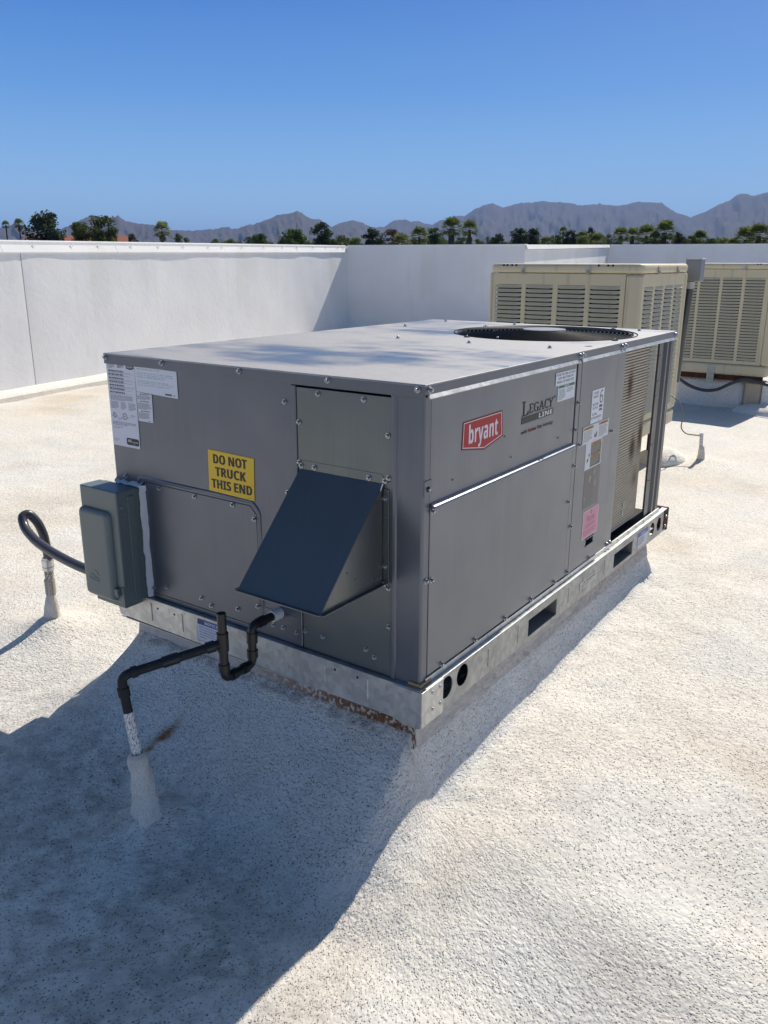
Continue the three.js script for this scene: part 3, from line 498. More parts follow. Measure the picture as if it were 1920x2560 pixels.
    for (let k = 0; k < 7; k++) { const y = h * (.085 + k * .042); lines(g, w * .05, y, w * .9, h * .018, 1, pr, 'rgba(30,30,36,.85)', .8); lines(g, w * .05, y + h * .02, w * .9, h * .016, 2, pr, 'rgba(60,60,66,.7)', .45); if (k % 2) { g.fillStyle = 'rgba(60,60,70,.5)'; g.fillRect(w * .05, y - 2, w * .9, 1.5); } }
    lines(g, w * .05, h * .38, w * .88, h * .07, 7, pr); lines(g, w * .04, h * .46, w * .3, h * .09, 7, pr); lines(g, w * .40, h * .46, w * .2, h * .09, 7, pr); lines(g, w * .68, h * .46, w * .28, h * .09, 6, pr);
    for (const [x, s] of [[.14, .045], [.52, .058]]) { g.strokeStyle = ink; g.lineWidth = w * .018; g.beginPath(); g.arc(w * x, h * .63, w * s * 1.2, 0, 7); g.stroke(); fit(g, 'UL', w * (x - s * .6), h * .62, w * s * 1.2, h * .02, 'sans-serif', ink); fit(g, 'us', w * (x + s * 1.5), h * .634, w * .04, h * .012, 'sans-serif', ink); fit(g, 'c', w * (x - s * 2.1), h * .634, w * .02, h * .012, 'sans-serif', ink); }
    lines(g, w * .26, h * .65, w * .2, h * .03, 3, pr, 'rgba(90,90,95,.6)'); lines(g, w * .72, h * .60, w * .2, h * .03, 3, pr, 'rgba(90,90,95,.6)');
    lines(g, w * .05, h * .70, w * .88, h * .05, 3, pr); lines(g, w * .05, h * .76, w * .4, h * .03, 3, pr, 'rgba(90,90,95,.6)');
    g.fillStyle = '#141418'; g.beginPath(); g.roundRect(w * .50, h * .885, w * .45, h * .085, w * .05); g.fill(); fit(g, 'AHRI', w * .54, h * .902, w * .14, h * .035, 'sans-serif', '#e8e8ea'); fit(g, 'CERTIFIED', w * .70, h * .922, w * .22, h * .018, 'sans-serif', '#d8d8dc'); lines(g, w * .70, h * .948, w * .2, h * .01, 1, pr, '#b8b8bc');
    lines(g, w * .04, h * .91, w * .22, h * .04, 3, pr, 'rgba(90,90,95,.6)');
  }, 1900);
  sticker(endPanel, 'notice_label', 'end', [[-1.0195, .745], [-.836, .739], [-.836, .8165], [-1.0195, .8205]], (g, w, h) => {
    g.fillStyle = '#dde0e6'; g.fillRect(0, 0, w, h);
    const T = ['EXEMPT EMISSIONS SUBJECT TO RULE', '', 'CERTIFICATION BY SOUTH COAST AIR QUALITY MANAGEMENT', 'DISTRICT, NOT UNDER PROVISION OF COMPLIANCE OPTION', 'IN RULE 1111 ALTERNATE COMPLIANCE PLAN', '', 'THE CERTIFICATION ISSUED BY SOUTH COAST AIR', 'QUALITY MANAGEMENT DISTRICT, NOT CERTIFIED FOR USE', 'IN SOUTH COAST AIR QUALITY MANAGEMENT DISTRICT'];
    T.forEach((t, i) => t && fit(g, t, w * .05, h * (.07 + i * .072), w * Math.min(.86, t.length / 58), h * .045, 'monospace', '#6c7078', ''));
    g.fillStyle = '#4a4c54'; g.fillRect(w * .70, h * .87, w * .16, h * .06); lines(g, w * .88, h * .885, w * .1, h * .05, 2, pr);
  }, 1900);
  sticker(endPanel, 'warning_label', 'end', [[-1.0195, .656], [-.953, .656], [-.9505, .7405], [-1.0195, .7440]], (g, w, h) => {
    g.fillStyle = '#dcdde2'; g.fillRect(0, 0, w, h);
    for (const [y, t] of [[.03, 'WARNING'], [.27, 'AVERTISSEMENT'], [.60, 'ADVERTENCIA']]) { g.fillStyle = '#dcdde0'; g.fillRect(w * .02, h * y, w * .96, h * .07); g.fillStyle = ink; g.beginPath(); g.moveTo(w * .2, h * (y + .06)); g.lineTo(w * .26, h * (y + .01)); g.lineTo(w * .32, h * (y + .06)); g.fill(); fit(g, t, w * .34, h * (y + .012), w * .45, h * .045, 'sans-serif', ink); }
    lines(g, w * .04, h * .11, w * .9, h * .14, 5, pr); lines(g, w * .04, h * .36, w * .9, h * .22, 9, pr); lines(g, w * .04, h * .69, w * .75, h * .22, 9, pr); lines(g, w * .6, h * .94, w * .36, h * .04, 1, pr);
  }, 2000);
  sticker(endPanel, 'yellow_warning_sign', 'end', [[-.730, .485], [-.5515, .482], [-.5465, .603], [-.7255, .607]], (g, w, h) => {
    g.fillStyle = '#f4c62f'; g.fillRect(0, 0, w, h); const k = '#2c2618';
    for (const [t, x, y, a] of [['DO NOT', .135, .09, .71], ['TRUCK', .165, .385, .65], ['THIS END', .07, .675, .86]]) { fit(g, t, w * x, h * y, w * a, h * .215, 'sans-serif', k); fit(g, t, w * x + 2, h * y, w * a, h * .215, 'sans-serif', k); fit(g, t, w * x - 2, h * y, w * a, h * .215, 'sans-serif', k); } lines(g, w * .84, h * .945, w * .12, h * .02, 1, pr, '#6d5a20');
  }, 1500);
  sticker(rail, 'blue_notice_label', 'end', [[-.803, -.001], [-.679, .001], [-.676, .072], [-.7995, .072]], (g, w, h) => {
    g.fillStyle = '#c7cdd8'; g.fillRect(0, 0, w, h); g.fillStyle = '#26437f'; g.fillRect(w * .02, 0, w * .96, h * .24); fit(g, 'NOTICE', w * .28, h * .06, w * .44, h * .13, 'sans-serif', '#dfe4ee');
    ['Before setting this unit on roof', 'curb, remove shipping skids', 'this shipping bracket on each', 'rail and remove the shipping', 'supports.'].forEach((t, i) => fit(g, t, w * .08, h * (.32 + i * .115), w * t.length * .026, h * .075, 'sans-serif', '#4a5568')); g.strokeStyle = '#5470a8'; g.lineWidth = 3; g.strokeRect(3, 3, w - 6, h - 6);
  }, 1900, .0188);
  // side stickers: u is the distance from the near corner
  const logo = [[.1735, .666], [.291, .6465], [.395, .6665], [.3865, .738], [.1775, .7365]];
  sticker(fp, 'red_brand_badge', 'side', logo, (g, w, h) => {
    g.fillStyle = '#7d1016'; g.fillRect(0, 0, w, h); const X = (u) => (u - .1735) / (.395 - .1735) * w, Y = (y) => (.738 - y) / (.738 - .6465) * h;
    const path = (pts) => { g.beginPath(); pts.forEach((p, i) => (i ? g.lineTo(X(p[0]), Y(p[1])) : g.moveTo(X(p[0]), Y(p[1])))); g.closePath(); };
    path([[.178, .6695], [.2905, .6515], [.390, .670], [.3825, .7345], [.1815, .7335]]); g.fillStyle = '#e9d9d8'; g.fill();
    path([[.181, .6715], [.2905, .6542], [.387, .672], [.3798, .7322], [.1842, .7312]]); g.fillStyle = '#b0161c'; g.fill();
    fit(g, 'bryant', X(.208), Y(.7255), X(.364) - X(.208), Y(.660) - Y(.7255), 'sans-serif', '#e4e2e6');
  }, 2200, .0006, .5);
  // printed lettering straight on the panel
  const word = (u0, u1, y0, y1, draw, px = 2000) => { const s = sticker(fp, 'printed_lettering', 'side', rect(u0, u1, y0, y1), draw, px, .0007, .6); return s; };
  const trans = (m, w, h, draw) => { };
  const glyphs = (name, text, u0, u1, y0, y1, font, weight, col, proud = .0006) => { // opaque lettering cut to its outlines
    const f = FONT[font], shapes = f.generateShapes(text, 1), g = new THREE.ExtrudeGeometry(shapes, { depth: .0003, bevelEnabled: false, curveSegments: 5 }); g.computeBoundingBox(); const b = g.boundingBox;
    g.translate(-b.min.x, -b.min.y, 0); g.scale((u1 - u0) / (b.max.x - b.min.x), (y1 - y0) / (b.max.y - b.min.y), 1); g.translate(u0, y0, 0); g.rotateY(Math.PI / 2); const m = mesh(name, g, std({ color: new THREE.Color(col), roughness: .6 }), fp); m.position.x = proud; return m;
  };
  const { FontLoader } = await import('three/addons/loaders/FontLoader.js');
  const FL = new FontLoader(), FONT = { serif: await FL.loadAsync('fonts/droid/droid_serif_regular.typeface.json'), sans: await FL.loadAsync('fonts/droid/droid_sans_regular.typeface.json'), bold: await FL.loadAsync('fonts/droid/droid_sans_bold.typeface.json') };
  glyphs('lettering', 'L', .508, .549, .7015, .7425, 'serif', '', '#1c1c1e'); glyphs('lettering', 'EGACY', .553, .716, .7035, .7315, 'serif', '', '#1c1c1e'); glyphs('lettering', 'TM', .718, .731, .728, .734, 'sans', '', '#333335');
  sticker(fp, 'line_bar', 'side', rect(.507, .7195, .6795, .6985), (g, w, h) => { g.fillStyle = '#2c302d'; g.fillRect(0, 0, w, h); fit(g, 'LINE', w * .53, h * .14, w * .44, h * .70, 'sans-serif', '#e6e6e4'); }, 2200, .0006, .5);
  glyphs('lettering', 'with', .508, .546, .650, .6605, 'sans', '', '#3a3a3c'); glyphs('lettering', 'Axion', .554, .605, .650, .6605, 'bold', '', '#8c2424'); glyphs('lettering', 'Fan', .616, .644, .650, .6605, 'bold', '', '#8c2424'); glyphs('lettering', 'Technology', .651, .722, .6475, .6605, 'sans', '', '#3a3a3c');
  glyphs('lettering', 'R', .404, .411, .660, .666, 'sans', '', '#3a3a3c');
  sticker(fp, 'filter_access_label', 'side', rect(.724, .8735, .761, .800), (g, w, h) => { g.fillStyle = '#e6e8ec'; g.fillRect(0, 0, w, h); fit(g, 'FOR FILTER ACCESS', w * .05, h * .10, w * .91, h * .18, 'sans-serif', ink); fit(g, 'LIFT BOTTOM OF', w * .12, h * .38, w * .76, h * .18, 'sans-serif', ink); fit(g, 'PANEL UP AND OUT', w * .06, h * .66, w * .86, h * .18, 'sans-serif', ink); }, 2400, .0010);
  sticker(fp, 'green_notice_label', 'side', rect(.745, .873, .711, .7605), (g, w, h) => { g.fillStyle = '#e2e6e9'; g.fillRect(0, 0, w, h); g.fillStyle = '#2e6b4c'; g.fillRect(w * .03, h * .03, w * .94, h * .16); fit(g, 'IMPORTANT', w * .36, h * .06, w * .3, h * .10, 'sans-serif', '#dfe8e2'); lines(g, w * .06, h * .26, w * .40, h * .66, 9, pr); lines(g, w * .52, h * .26, w * .42, h * .30, 4, pr); lines(g, w * .8, h * .88, w * .14, h * .05, 1, pr); }, 2200, .0006);
  sticker(cp, 'stack_height_label', 'side', rect(1.025, 1.133, .600, .7115), (g, w, h) => {
    g.fillStyle = '#e4e6ec'; g.fillRect(0, 0, w, h); fit(g, 'STACK', w * .16, h * .06, w * .38, h * .075, 'sans-serif', ink); fit(g, 'HEIGHT', w * .12, h * .17, w * .40, h * .075, 'sans-serif', ink);
    fit(g, '6', w * .64, h * .05, w * .27, h * .40, 'sans-serif', '#1c1c20', ''); fit(g, 'HAUTEUR', w * .10, h * .40, w * .46, h * .075, 'sans-serif', ink); fit(g, 'DE PILE', w * .12, h * .51, w * .40, h * .07, 'sans-serif', ink);
    g.fillStyle = '#141418'; g.fillRect(w * .64, h * .50, w * .26, h * .07); g.fillStyle = '#55565c'; g.fillRect(w * .64, h * .61, w * .26, h * .07); fit(g, 'ALTURA', w * .10, h * .70, w * .38, h * .07, 'sans-serif', ink); fit(g, 'DE APILAMIENTO', w * .04, h * .81, w * .82, h * .07, 'sans-serif', ink); lines(g, w * .62, h * .93, w * .26, h * .03, 1, pr);
  }, 2200, .0016);
  sticker(cp, 'orange_warning_label', 'side', rect(.966, 1.196, .538, .597), (g, w, h) => {
    g.fillStyle = '#dfdfe0'; g.fillRect(0, 0, w, h); for (const x of [.02, .60]) { g.fillStyle = '#b4793f'; g.fillRect(w * x, h * .05, w * .37, h * .16); fit(g, 'WARNING', w * (x + .09), h * .08, w * .22, h * .10, 'sans-serif', '#3c2a18'); lines(g, w * (x + .01), h * .26, w * .35, h * .65, 9, pr); }
    g.fillStyle = '#dadade'; g.fillRect(w * .40, 0, w * .19, h); g.fillStyle = '#2c2c30'; g.beginPath(); g.moveTo(w * .44, h * .8); g.lineTo(w * .46, h * .5); g.lineTo(w * .49, h * .72); g.lineTo(w * .53, h * .45); g.lineTo(w * .55, h * .62); g.lineTo(w * .53, h * .82); g.fill();
  }, 1900, .0022);
  sticker(cp, 'orange_warning_label', 'side', rect(1.003, 1.148, .444, .537), (g, w, h) => {
    g.fillStyle = '#dcdde0'; g.fillRect(0, 0, w, h); g.fillStyle = '#5c5852'; g.fillRect(w * .32, h * .04, w * .64, h * .92); for (const y of [.05, .50]) { g.fillStyle = '#b4793f'; g.fillRect(w * .34, h * y, w * .60, h * .12); fit(g, 'WARNING', w * .45, h * (y + .02), w * .4, h * .075, 'sans-serif', '#4a3018'); lines(g, w * .36, h * (y + .15), w * .56, h * .26, 6, pr, 'rgba(190,185,175,.75)'); }
    g.fillStyle = '#242428'; g.beginPath(); g.moveTo(w * .10, h * .62); g.lineTo(w * .2, h * .58); g.lineTo(w * .2, h * .66); g.lineTo(w * .12, h * .76); g.fill(); g.fillRect(w * .22, h * .40, w * .03, h * .18); g.fillRect(w * .18, h * .46, w * .10, h * .03);
  }, 1900, .0013);
  sticker(cp, 'faded_wiring_label', 'side', rect(1.012, 1.150, .302, .440), (g, w, h) => { g.fillStyle = '#8f8880'; g.fillRect(0, 0, w, h); for (let i = 0; i < 22; i++) lines(g, w * .05, h * (.03 + i * .043), w * .9, h * .03, 1, pr, 'rgba(105,98,90,.55)', .5); g.fillStyle = '#b4aa98'; for (const [x, y, a, b] of [[.35, .25, .05, .09], [.62, .12, .03, .07], [.72, .42, .04, .08], [.1, .72, .025, .03]]) { g.beginPath(); g.ellipse(w * x, h * y, w * a, h * b, .3, 0, 7); g.fill(); } }, 1500, .0012, .6);
  sticker(cp, 'pink_refrigerant_label', 'side', rect(1.024, 1.167, .190, .2925), (g, w, h) => {
    g.fillStyle = '#d8ccd0'; g.fillRect(0, 0, w, h); g.fillStyle = '#de8ea8'; g.fillRect(w * .03, h * .03, w * .94, h * .94); fit(g, 'Puron', w * .24, h * .22, w * .52, h * .22, 'serif', '#332a2e', ''); g.strokeStyle = '#4a3a40'; g.lineWidth = w * .015; g.beginPath(); g.moveTo(w * .5, h * .06); g.quadraticCurveTo(w * .6, h * .14, w * .52, h * .17); g.quadraticCurveTo(w * .42, h * .16, w * .5, h * .06); g.stroke(); lines(g, w * .16, h * .50, w * .70, h * .16, 4, pr, 'rgba(100,60,72,.7)'); lines(g, w * .08, h * .70, w * .84, h * .22, 5, pr, 'rgba(100,60,72,.6)');
  }, 1900, .0014);
  sticker(rail, 'serial_label', 'side', rect(1.0, 1.156, .016, .0445), (g, w, h) => { g.fillStyle = '#c4c2b8'; g.fillRect(0, 0, w, h); for (let x = .2; x < .9; x += .011) { g.fillStyle = pr() < .6 ? '#3a3a3a' : '#c4c2b8'; g.fillRect(w * x, h * .15, w * .007, h * .3); } lines(g, w * .05, h * .55, w * .8, h * .3, 2, pr); }, 1600, .0180);
  sticker(rail, 'blue_notice_label', 'side', rect(1.600, 1.725, -.004, .063), (g, w, h) => { g.fillStyle = '#c9cbd3'; g.fillRect(0, 0, w, h); g.fillStyle = '#5560a8'; g.fillRect(0, 0, w, h * .26); fit(g, 'NOTICE', w * .3, h * .07, w * .4, h * .13, 'sans-serif', '#c8cce4'); lines(g, w * .08, h * .34, w * .6, h * .5, 6, pr); }, 1600, .0182);
}
// ---------------------------------------------------------------- electrical disconnect on the left edge of the end face
{
  const o = thing('disconnect_box', 'grey-green electrical disconnect box sealed to the left edge of the end panel', 'electrical box');
  const x0 = -1.214, x1 = -1.037, y0 = .082, y1 = .449, z1 = .098;
  mesh('box_body', rbox(x0 + .003, x1, y0 - .002, y1 - .006, .002, z1 - .012, .003, 2), mBox, o);
  const lid = mesh('lid', rbox(x0, x1 + .0015, y0, y1, .02, z1, .005, 2), mBox, o);
  // raised dished cover
  const s = new THREE.Shape(), a = x0 - .002, b = x1 - .030, c = y0 + .004, d = y1 - .066, r = .024; s.moveTo(a + r, c); s.lineTo(b - r, c); s.quadraticCurveTo(b, c, b, c + r); s.lineTo(b, d - r); s.quadraticCurveTo(b, d, b - r, d); s.lineTo(a + r, d); s.quadraticCurveTo(a, d, a, d - r); s.lineTo(a, c + r); s.quadraticCurveTo(a, c, a + r, c);
  mesh('raised_cover', new THREE.ExtrudeGeometry(s, { depth: .006, bevelEnabled: true, bevelThickness: .018, bevelSize: .018, bevelOffset: -.018, bevelSegments: 6, curveSegments: 8 }).translate(0, 0, z1 - .006), mBox, o);
  mesh('bottom_box', rbox(x0 + .012, x1 - .02, y0 - .022, y0, .012, z1 - .014, .003), mBox, o);
  mesh('side_channel', rbox(x1 + .0012, x1 + .006, y0 + .004, y1 - .02, .035, .06, .002), mBox, lid);
  mesh('padlock_hasp', [rbox(x1 - .03, x1 - .014, y0 + .03, y0 + .055, z1, z1 + .016, .003), rbox(x1 - .012, x1 + .002, y0 - .006, y0 + .06, z1 - .002, z1 + .004, .001), new THREE.TorusGeometry(.008, .0022, 6, 14).translate(x1 - .02, y0 + .036, z1 + .014)], mBox, o);
  mesh('hinge_knob', rbox(x0 - .004, x0 + .002, y1 - .055, y1 - .035, z1 - .02, z1 - .006, .002), mBlack, o);
  screw(lid, x1 + .0015, y1 - .05, .082, 'side', .75); screw(lid, x1 + .0015, y1 - .075, .07, 'side', .45);
  // moulded car-like mark and letters on the cover
  const curve = (pts) => new THREE.TubeGeometry(new THREE.CatmullRomCurve3(pts.map((p) => V(p[0], p[1], z1 + .0182))), 20, .0011, 5);
  mesh('moulded_mark', [curve([[-1.178, .162], [-1.172, .166], [-1.160, .163], [-1.150, .158], [-1.139, .157], [-1.133, .150], [-1.134, .145]]), curve([[-1.178, .162], [-1.178, .152], [-1.160, .147], [-1.140, .144]]), curve([[-1.152, .182], [-1.143, .178], [-1.137, .170], [-1.130, .169]]), rbox(-1.172, -1.145, .1505, .1535, z1 + .0172, z1 + .0188, .0005)], mBox, o);
  // smeared sealant along the right and the top edge
  const R = rng(4), bead = (n, f) => { const L = []; const g = new THREE.BufferGeometry(), P = [], I = []; const M = 7; for (let i = 0; i <= n; i++) { const q = f(i / n); for (let k = 0; k <= M; k++) { const t = k / M, w = lerp(-q.w0, q.w1, t), hgt = q.h * Math.sin(Math.PI * t) + .0006; P.push(q.x + q.nx * w, q.y + q.ny * w, hgt); } } for (let i = 0; i < n; i++) for (let k = 0; k < M; k++) { const a = i * (M + 1) + k; I.push(a, a + M + 1, a + 1, a + 1, a + M + 1, a + M + 2); } g.setAttribute('position', new THREE.Float32BufferAttribute(P, 3)); g.setAttribute('uv', new THREE.Float32BufferAttribute(new Float32Array(P.length / 3 * 2), 2)); g.setIndex(I); g.computeVertexNormals(); return g; };
  const m2 = mSeal.clone(); m2.side = THREE.DoubleSide;
  mesh('sealant', bead(70, (t) => ({ x: x1, y: lerp(y1 + .006, y0 + .002, t), nx: 1, ny: 0, w0: .004, w1: .012 + .012 * fbm(t * 9, 3, 3) + (t < .05 ? .006 : 0), h: .012 + .008 * fbm(t * 14, 8, 2) })), m2, o);
  mesh('sealant', bead(50, (t) => ({ x: lerp(-1.153, x1 + .014, t), y: y1 - .004, nx: 0, ny: 1, w0: .004, w1: .006 + .014 * fbm(t * 8, 13, 3), h: .010 + .006 * fbm(t * 14, 5, 2) })), m2, o);
}
// conduit whip and the painted stub it comes out of
{
  const pts = [[-1.683, .055, -.055], [-1.683, .100, -.052], [-1.690, .152, -.05], [-1.706, .200, -.04], [-1.722, .230, -.02], [-1.724, .225, .0], [-1.703, .198, .012], [-1.631, .168, .026], [-1.538, .152, .038], [-1.437, .141, .046], [-1.323, .134, .052], [-1.205, .132, .053]];
  const cv = new THREE.CatmullRomCurve3(pts.map((p) => V(...p))), g = new THREE.TubeGeometry(cv, 260, .0165, 18), p = g.attributes.position, n = g.attributes.normal;
  for (let i = 0; i < p.count; i++) { const k = Math.floor(i / 19), d = .0004 * Math.sin(k * 2.1); p.setXYZ(i, p.getX(i) + n.getX(i) * d, p.getY(i) + n.getY(i) * d, p.getZ(i) + n.getZ(i) * d); }
  tag(mesh('flexible_conduit', g, mConduit), 'dark grey flexible conduit looping from the stub pipe into the disconnect box', 'conduit');
  const o = thing('conduit_stub', 'rusty painted conduit stub rising from the roof coating left of the unit', 'pipe', null, [-1.690, 0, -.052]);
  mesh('pipe', rod([0, -.22, 0], [.003, .018, 0], .0165, .0165, 20), mPostOld, o); mesh('coupling', rod([0, -.085, 0], [.001, -.028, 0], .0195, .0195, 20), mPostOld, o);
  const nut = mesh('fitting', [rod([.003, .012, 0], [.003, .024, 0], .0215, .0215, 20), rod([.003, .026, 0], [.003, .052, 0], .022, .022, 8), rod([.003, .052, 0], [.003, .06, 0], .0185, .0175, 20)], mSteel, o);
  boot(o, [[0, .075], [.025, .048], [.06, .036], [.105, .031], [.15, .024], [.185, .0185], [.195, .0155]], -.275, 6, [.012, .004]);
}
// lumpy coat of roofing foam round a pipe
function boot(o, prof, y, seed, [amp, lean]) {
  const g = new THREE.LatheGeometry(prof.flatMap((p, i) => (i < prof.length - 1 ? [0, .33, .66].map((t) => new THREE.Vector2(lerp(p[1], prof[i + 1][1], t), lerp(p[0], prof[i + 1][0], t))) : [new THREE.Vector2(p[1], p[0])])), 28), q = g.attributes.position, H = prof[prof.length - 1][0];
  for (let i = 0; i < q.count; i++) { const x = q.getX(i), z = q.getZ(i), h = q.getY(i), a = Math.atan2(z, x), k = 1 + (vnoise(Math.cos(a) * 1.5 + seed * 3 + 9, h * 26 + Math.sin(a) * 1.5 + 9) - .5) * amp * 45 * (1 - h / H * .5) + (vnoise(Math.cos(a) * 5 + seed + 30, h * 95 + Math.sin(a) * 5 + 40) - .5) * .20; q.setXYZ(i, x * k, h, z * k); }
  g.computeVertexNormals(); const m = mesh('foam_boot', g, mFoam, o); m.position.y = y; return m;
}
// ---------------------------------------------------------------- condensate drain
{
  const o = thing('condensate_drain', 'black condensate drain pipe with a trap, running from under the hood down into the roof', 'drain pipe');
  const X = -.473;
  mesh('nipple', rod([X, .167, -.004], [X, .167, .034], .0165, .0165, 20), mWhitePvc, o);
  const tr = mesh('trap', pathTube([[X, .167, .03], [X, .170, .114], [X, .056, .117], [X, .056, .222], [X, .245, .2215]], .0122, .022, 14), mBlack, o);
  const col = (a, b, r = .0152) => mesh('collar', rod(a, b, r, r, 18), mBlack, tr);
  col([X, .168, .066], [X, .169, .09]); col([X, .150, .114], [X, .120, .115]); col([X, .098, .1155], [X, .076, .116]); col([X, .056, .140], [X, .056, .155]); col([X, .056, .182], [X, .056, .2]); col([X, .078, .222], [X, .1, .222]); col([X, .138, .222], [X, .190, .222], .0155);
  mesh('pipe_bore', rod([X, .2440, .2215], [X, .2458, .2215], .0098, .0098, 16), mDark, tr);
  const E = [-.610, .118, .445], T = [X, .160, .222], mid = (t) => T.map((v, i) => lerp(v, E[i], t));
  const P = [-.566, -.245, .432], down = (t) => E.map((v, i) => lerp(v, P[i], t));
  mesh('branch', pathTube([T, E, down(.30)], .0122, .024, 14), mPipeWorn, o);
  mesh('collar', rod(mid(.08), mid(.17), .0155, .0155, 18), mBlack, o); mesh('collar', rod(mid(.44), mid(.60), .0150, .0150, 18), mBlack, o);
  mesh('collar', rod(mid(.84), mid(.90), .0152, .0152, 18), mPipeWorn, o); mesh('collar', rod(down(.085), down(.15), .0152, .0152, 18), mPipeWorn, o);
  mesh('riser', rod(down(.27), down(1), .0135, .0135, 18), mPostPaint, o);
  const b = boot(o, [[0, .095], [.014, .064], [.04, .045], [.085, .034], [.13, .029], [.18, .026], [.215, .026], [.232, .024], [.241, .014]], 0, 2, [.013, 0]); b.position.set(P[0], -.335, P[2] + .0); b.rotation.set(.03, 0, .06);
}
// ---------------------------------------------------------------- evaporative coolers
const louverGeo = (() => { const s = new THREE.Shape(); s.moveTo(-.5, 0); s.lineTo(.5, 0); const g = new THREE.BoxGeometry(1, .0238, .0022, 8, 1, 1), p = g.attributes.position; for (let i = 0; i < p.count; i++) { const x = p.getX(i), e = Math.max(0, Math.abs(x) - .42) / .08; p.setZ(i, p.getZ(i) + (p.getY(i) < 0 ? .010 * (1 - e * e) : -.002)); p.setY(i, p.getY(i) + (p.getY(i) < 0 ? .004 * e : 0)); } g.computeVertexNormals(); return g; })();
function louverPanel(parent, w, h, cols, top, bottom, rows, tilt) { // local: x right, y up, z out, origin at panel centre bottom
  const s = poly([[-w / 2, 0], [w / 2, 0], [w / 2, h], [-w / 2, h]]); for (const [a, b] of cols) { const r = .01; const p = new THREE.Path(); p.moveTo(a, bottom); p.lineTo(b, bottom); p.lineTo(b, top); p.lineTo(a, top); p.closePath(); s.holes.push(p); }
  const panel = mesh('louver_panel', metric(ext(s, .006, .0015)), mCool, parent), pitch = (top - bottom) / rows;
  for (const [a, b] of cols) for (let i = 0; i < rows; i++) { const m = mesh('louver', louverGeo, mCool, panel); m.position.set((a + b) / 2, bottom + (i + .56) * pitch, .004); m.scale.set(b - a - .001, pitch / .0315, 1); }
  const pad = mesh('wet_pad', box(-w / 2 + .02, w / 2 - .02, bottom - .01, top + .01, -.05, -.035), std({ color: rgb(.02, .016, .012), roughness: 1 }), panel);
  return panel;
}
function cooler(label, M, turn, size, y0, y1, pr, pl) {
  const o = thing('evaporative_cooler', label, 'cooler', null, [M[0], 0, M[1]]); o.rotation.y = turn; // origin at the near right corner
  const s = size, H = y1 - y0;
  // corner posts and frame with rounded edges
  const shell = new THREE.Shape(), r = .05; shell.moveTo(-s + r, 0); shell.lineTo(-r, 0); shell.quadraticCurveTo(0, 0, 0, r); shell.lineTo(0, s - r); shell.quadraticCurveTo(0, s, -r, s); shell.lineTo(-s + r, s); shell.quadraticCurveTo(-s, s, -s, s - r); shell.lineTo(-s, r); shell.quadraticCurveTo(-s, 0, -s + r, 0);
  const slab = (yb, yt, b, mat, name, off = 0) => { const g = new THREE.ExtrudeGeometry(shell, { depth: yt - yb - 2 * b, bevelEnabled: true, bevelThickness: b, bevelSize: b, bevelOffset: -b + off, bevelSegments: 4, curveSegments: 6 }); g.rotateX(-Math.PI / 2); g.translate(0, yb + b, 0); return mesh(name, metric(g), mat, o); };
  slab(y1 - .058, y1, .022, mCool, 'cap');
  slab(y0, y0 + .115, .03, mCool, 'pan');
  const yb = y0 + .1155, yt = y1 - .0585, c = .085;
  for (const [xa, xb, za, zb] of [[-pr, -.001, -.055, -.001], [-s + .001, -s + pl, -.055, -.001], [-.05, -.001, -s + .001, -s + .052], [-s + .001, -s + .05, -s + .001, -s + .052]]) mesh('corner_post', rbox(xa, xb, yb, yt, za, zb, Math.min(.045, (xb - xa) * .45, (zb - za) * .45), 4), mCool, o);
  mesh('top_rail', [rbox(-s + .05, -.05, yt - .03, yt + .01, -.05, -.022, .004), rbox(-.05, -.022, yt - .03, yt + .01, -s + .05, -.05, .004)], mCool, o);
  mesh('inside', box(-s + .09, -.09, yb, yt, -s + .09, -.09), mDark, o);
  return { o, s, yb, yt };
}
{
  const a = cooler('nearer cream evaporative cooler with louvered sides, behind the fan end of the grey unit', [-.71, -3.55], .02, 1.03, -.02, 1.105, .107, .019);
  const f = new THREE.Group(); f.name = 'front_side'; a.o.add(f);
  const cols = [[-.428, -.240], [-.210, -.021], [.014, .198], [.229, .423]];
  const p = louverPanel(a.o, .906, a.yt - a.yb - .004, cols, .876, .045, 30); p.position.set(-.559, a.yb + .002, -.016);
  const p2 = louverPanel(a.o, .92, a.yt - a.yb - .004, [[-.43, -.25], [-.215, -.035], [.0, .19], [.225, .415]], .870, .045, 30); p2.rotation.y = Math.PI / 2; p2.position.set(-.016, a.yb + .002, -.515);
  a.o.remove(f);
  
  const clip = [rbox(-.012, .012, -.045, .01, 0, .006, .002), rod([0, -.015, .006], [0, -.035, .014], .005)];
  const cg = mergeGeometries(clip.map((g) => { const q = g.index ? g.toNonIndexed() : g; return q; }));
  for (const [x, z, ry] of [[-.79, .002, 0], [-.345, .002, 0], [.002, -.30, Math.PI / 2], [.002, -.73, Math.PI / 2]]) { const m = mesh('clip', cg, mGalvDull, a.o); m.position.set(x, 1.082, z); m.rotation.y = ry; }
  for (const x of [-.93, -.905, -.87, -.84, -.28, -.22, -.19]) mesh('vent_hole', rod([x, 1.095, -.006], [x, 1.095, .0015], .007, .007, 12), mDark, a.o);
  // rusty legs with foam feet
  for (const [x, z] of [[-.06, -.75], [-.06, -.10], [-.95, -.10], [-.95, -.95]]) { const l = mesh('leg', rbox(x - .03, x + .03, -.28, -.018, z - .03, z + .03, .004), mRust, a.o); }
}
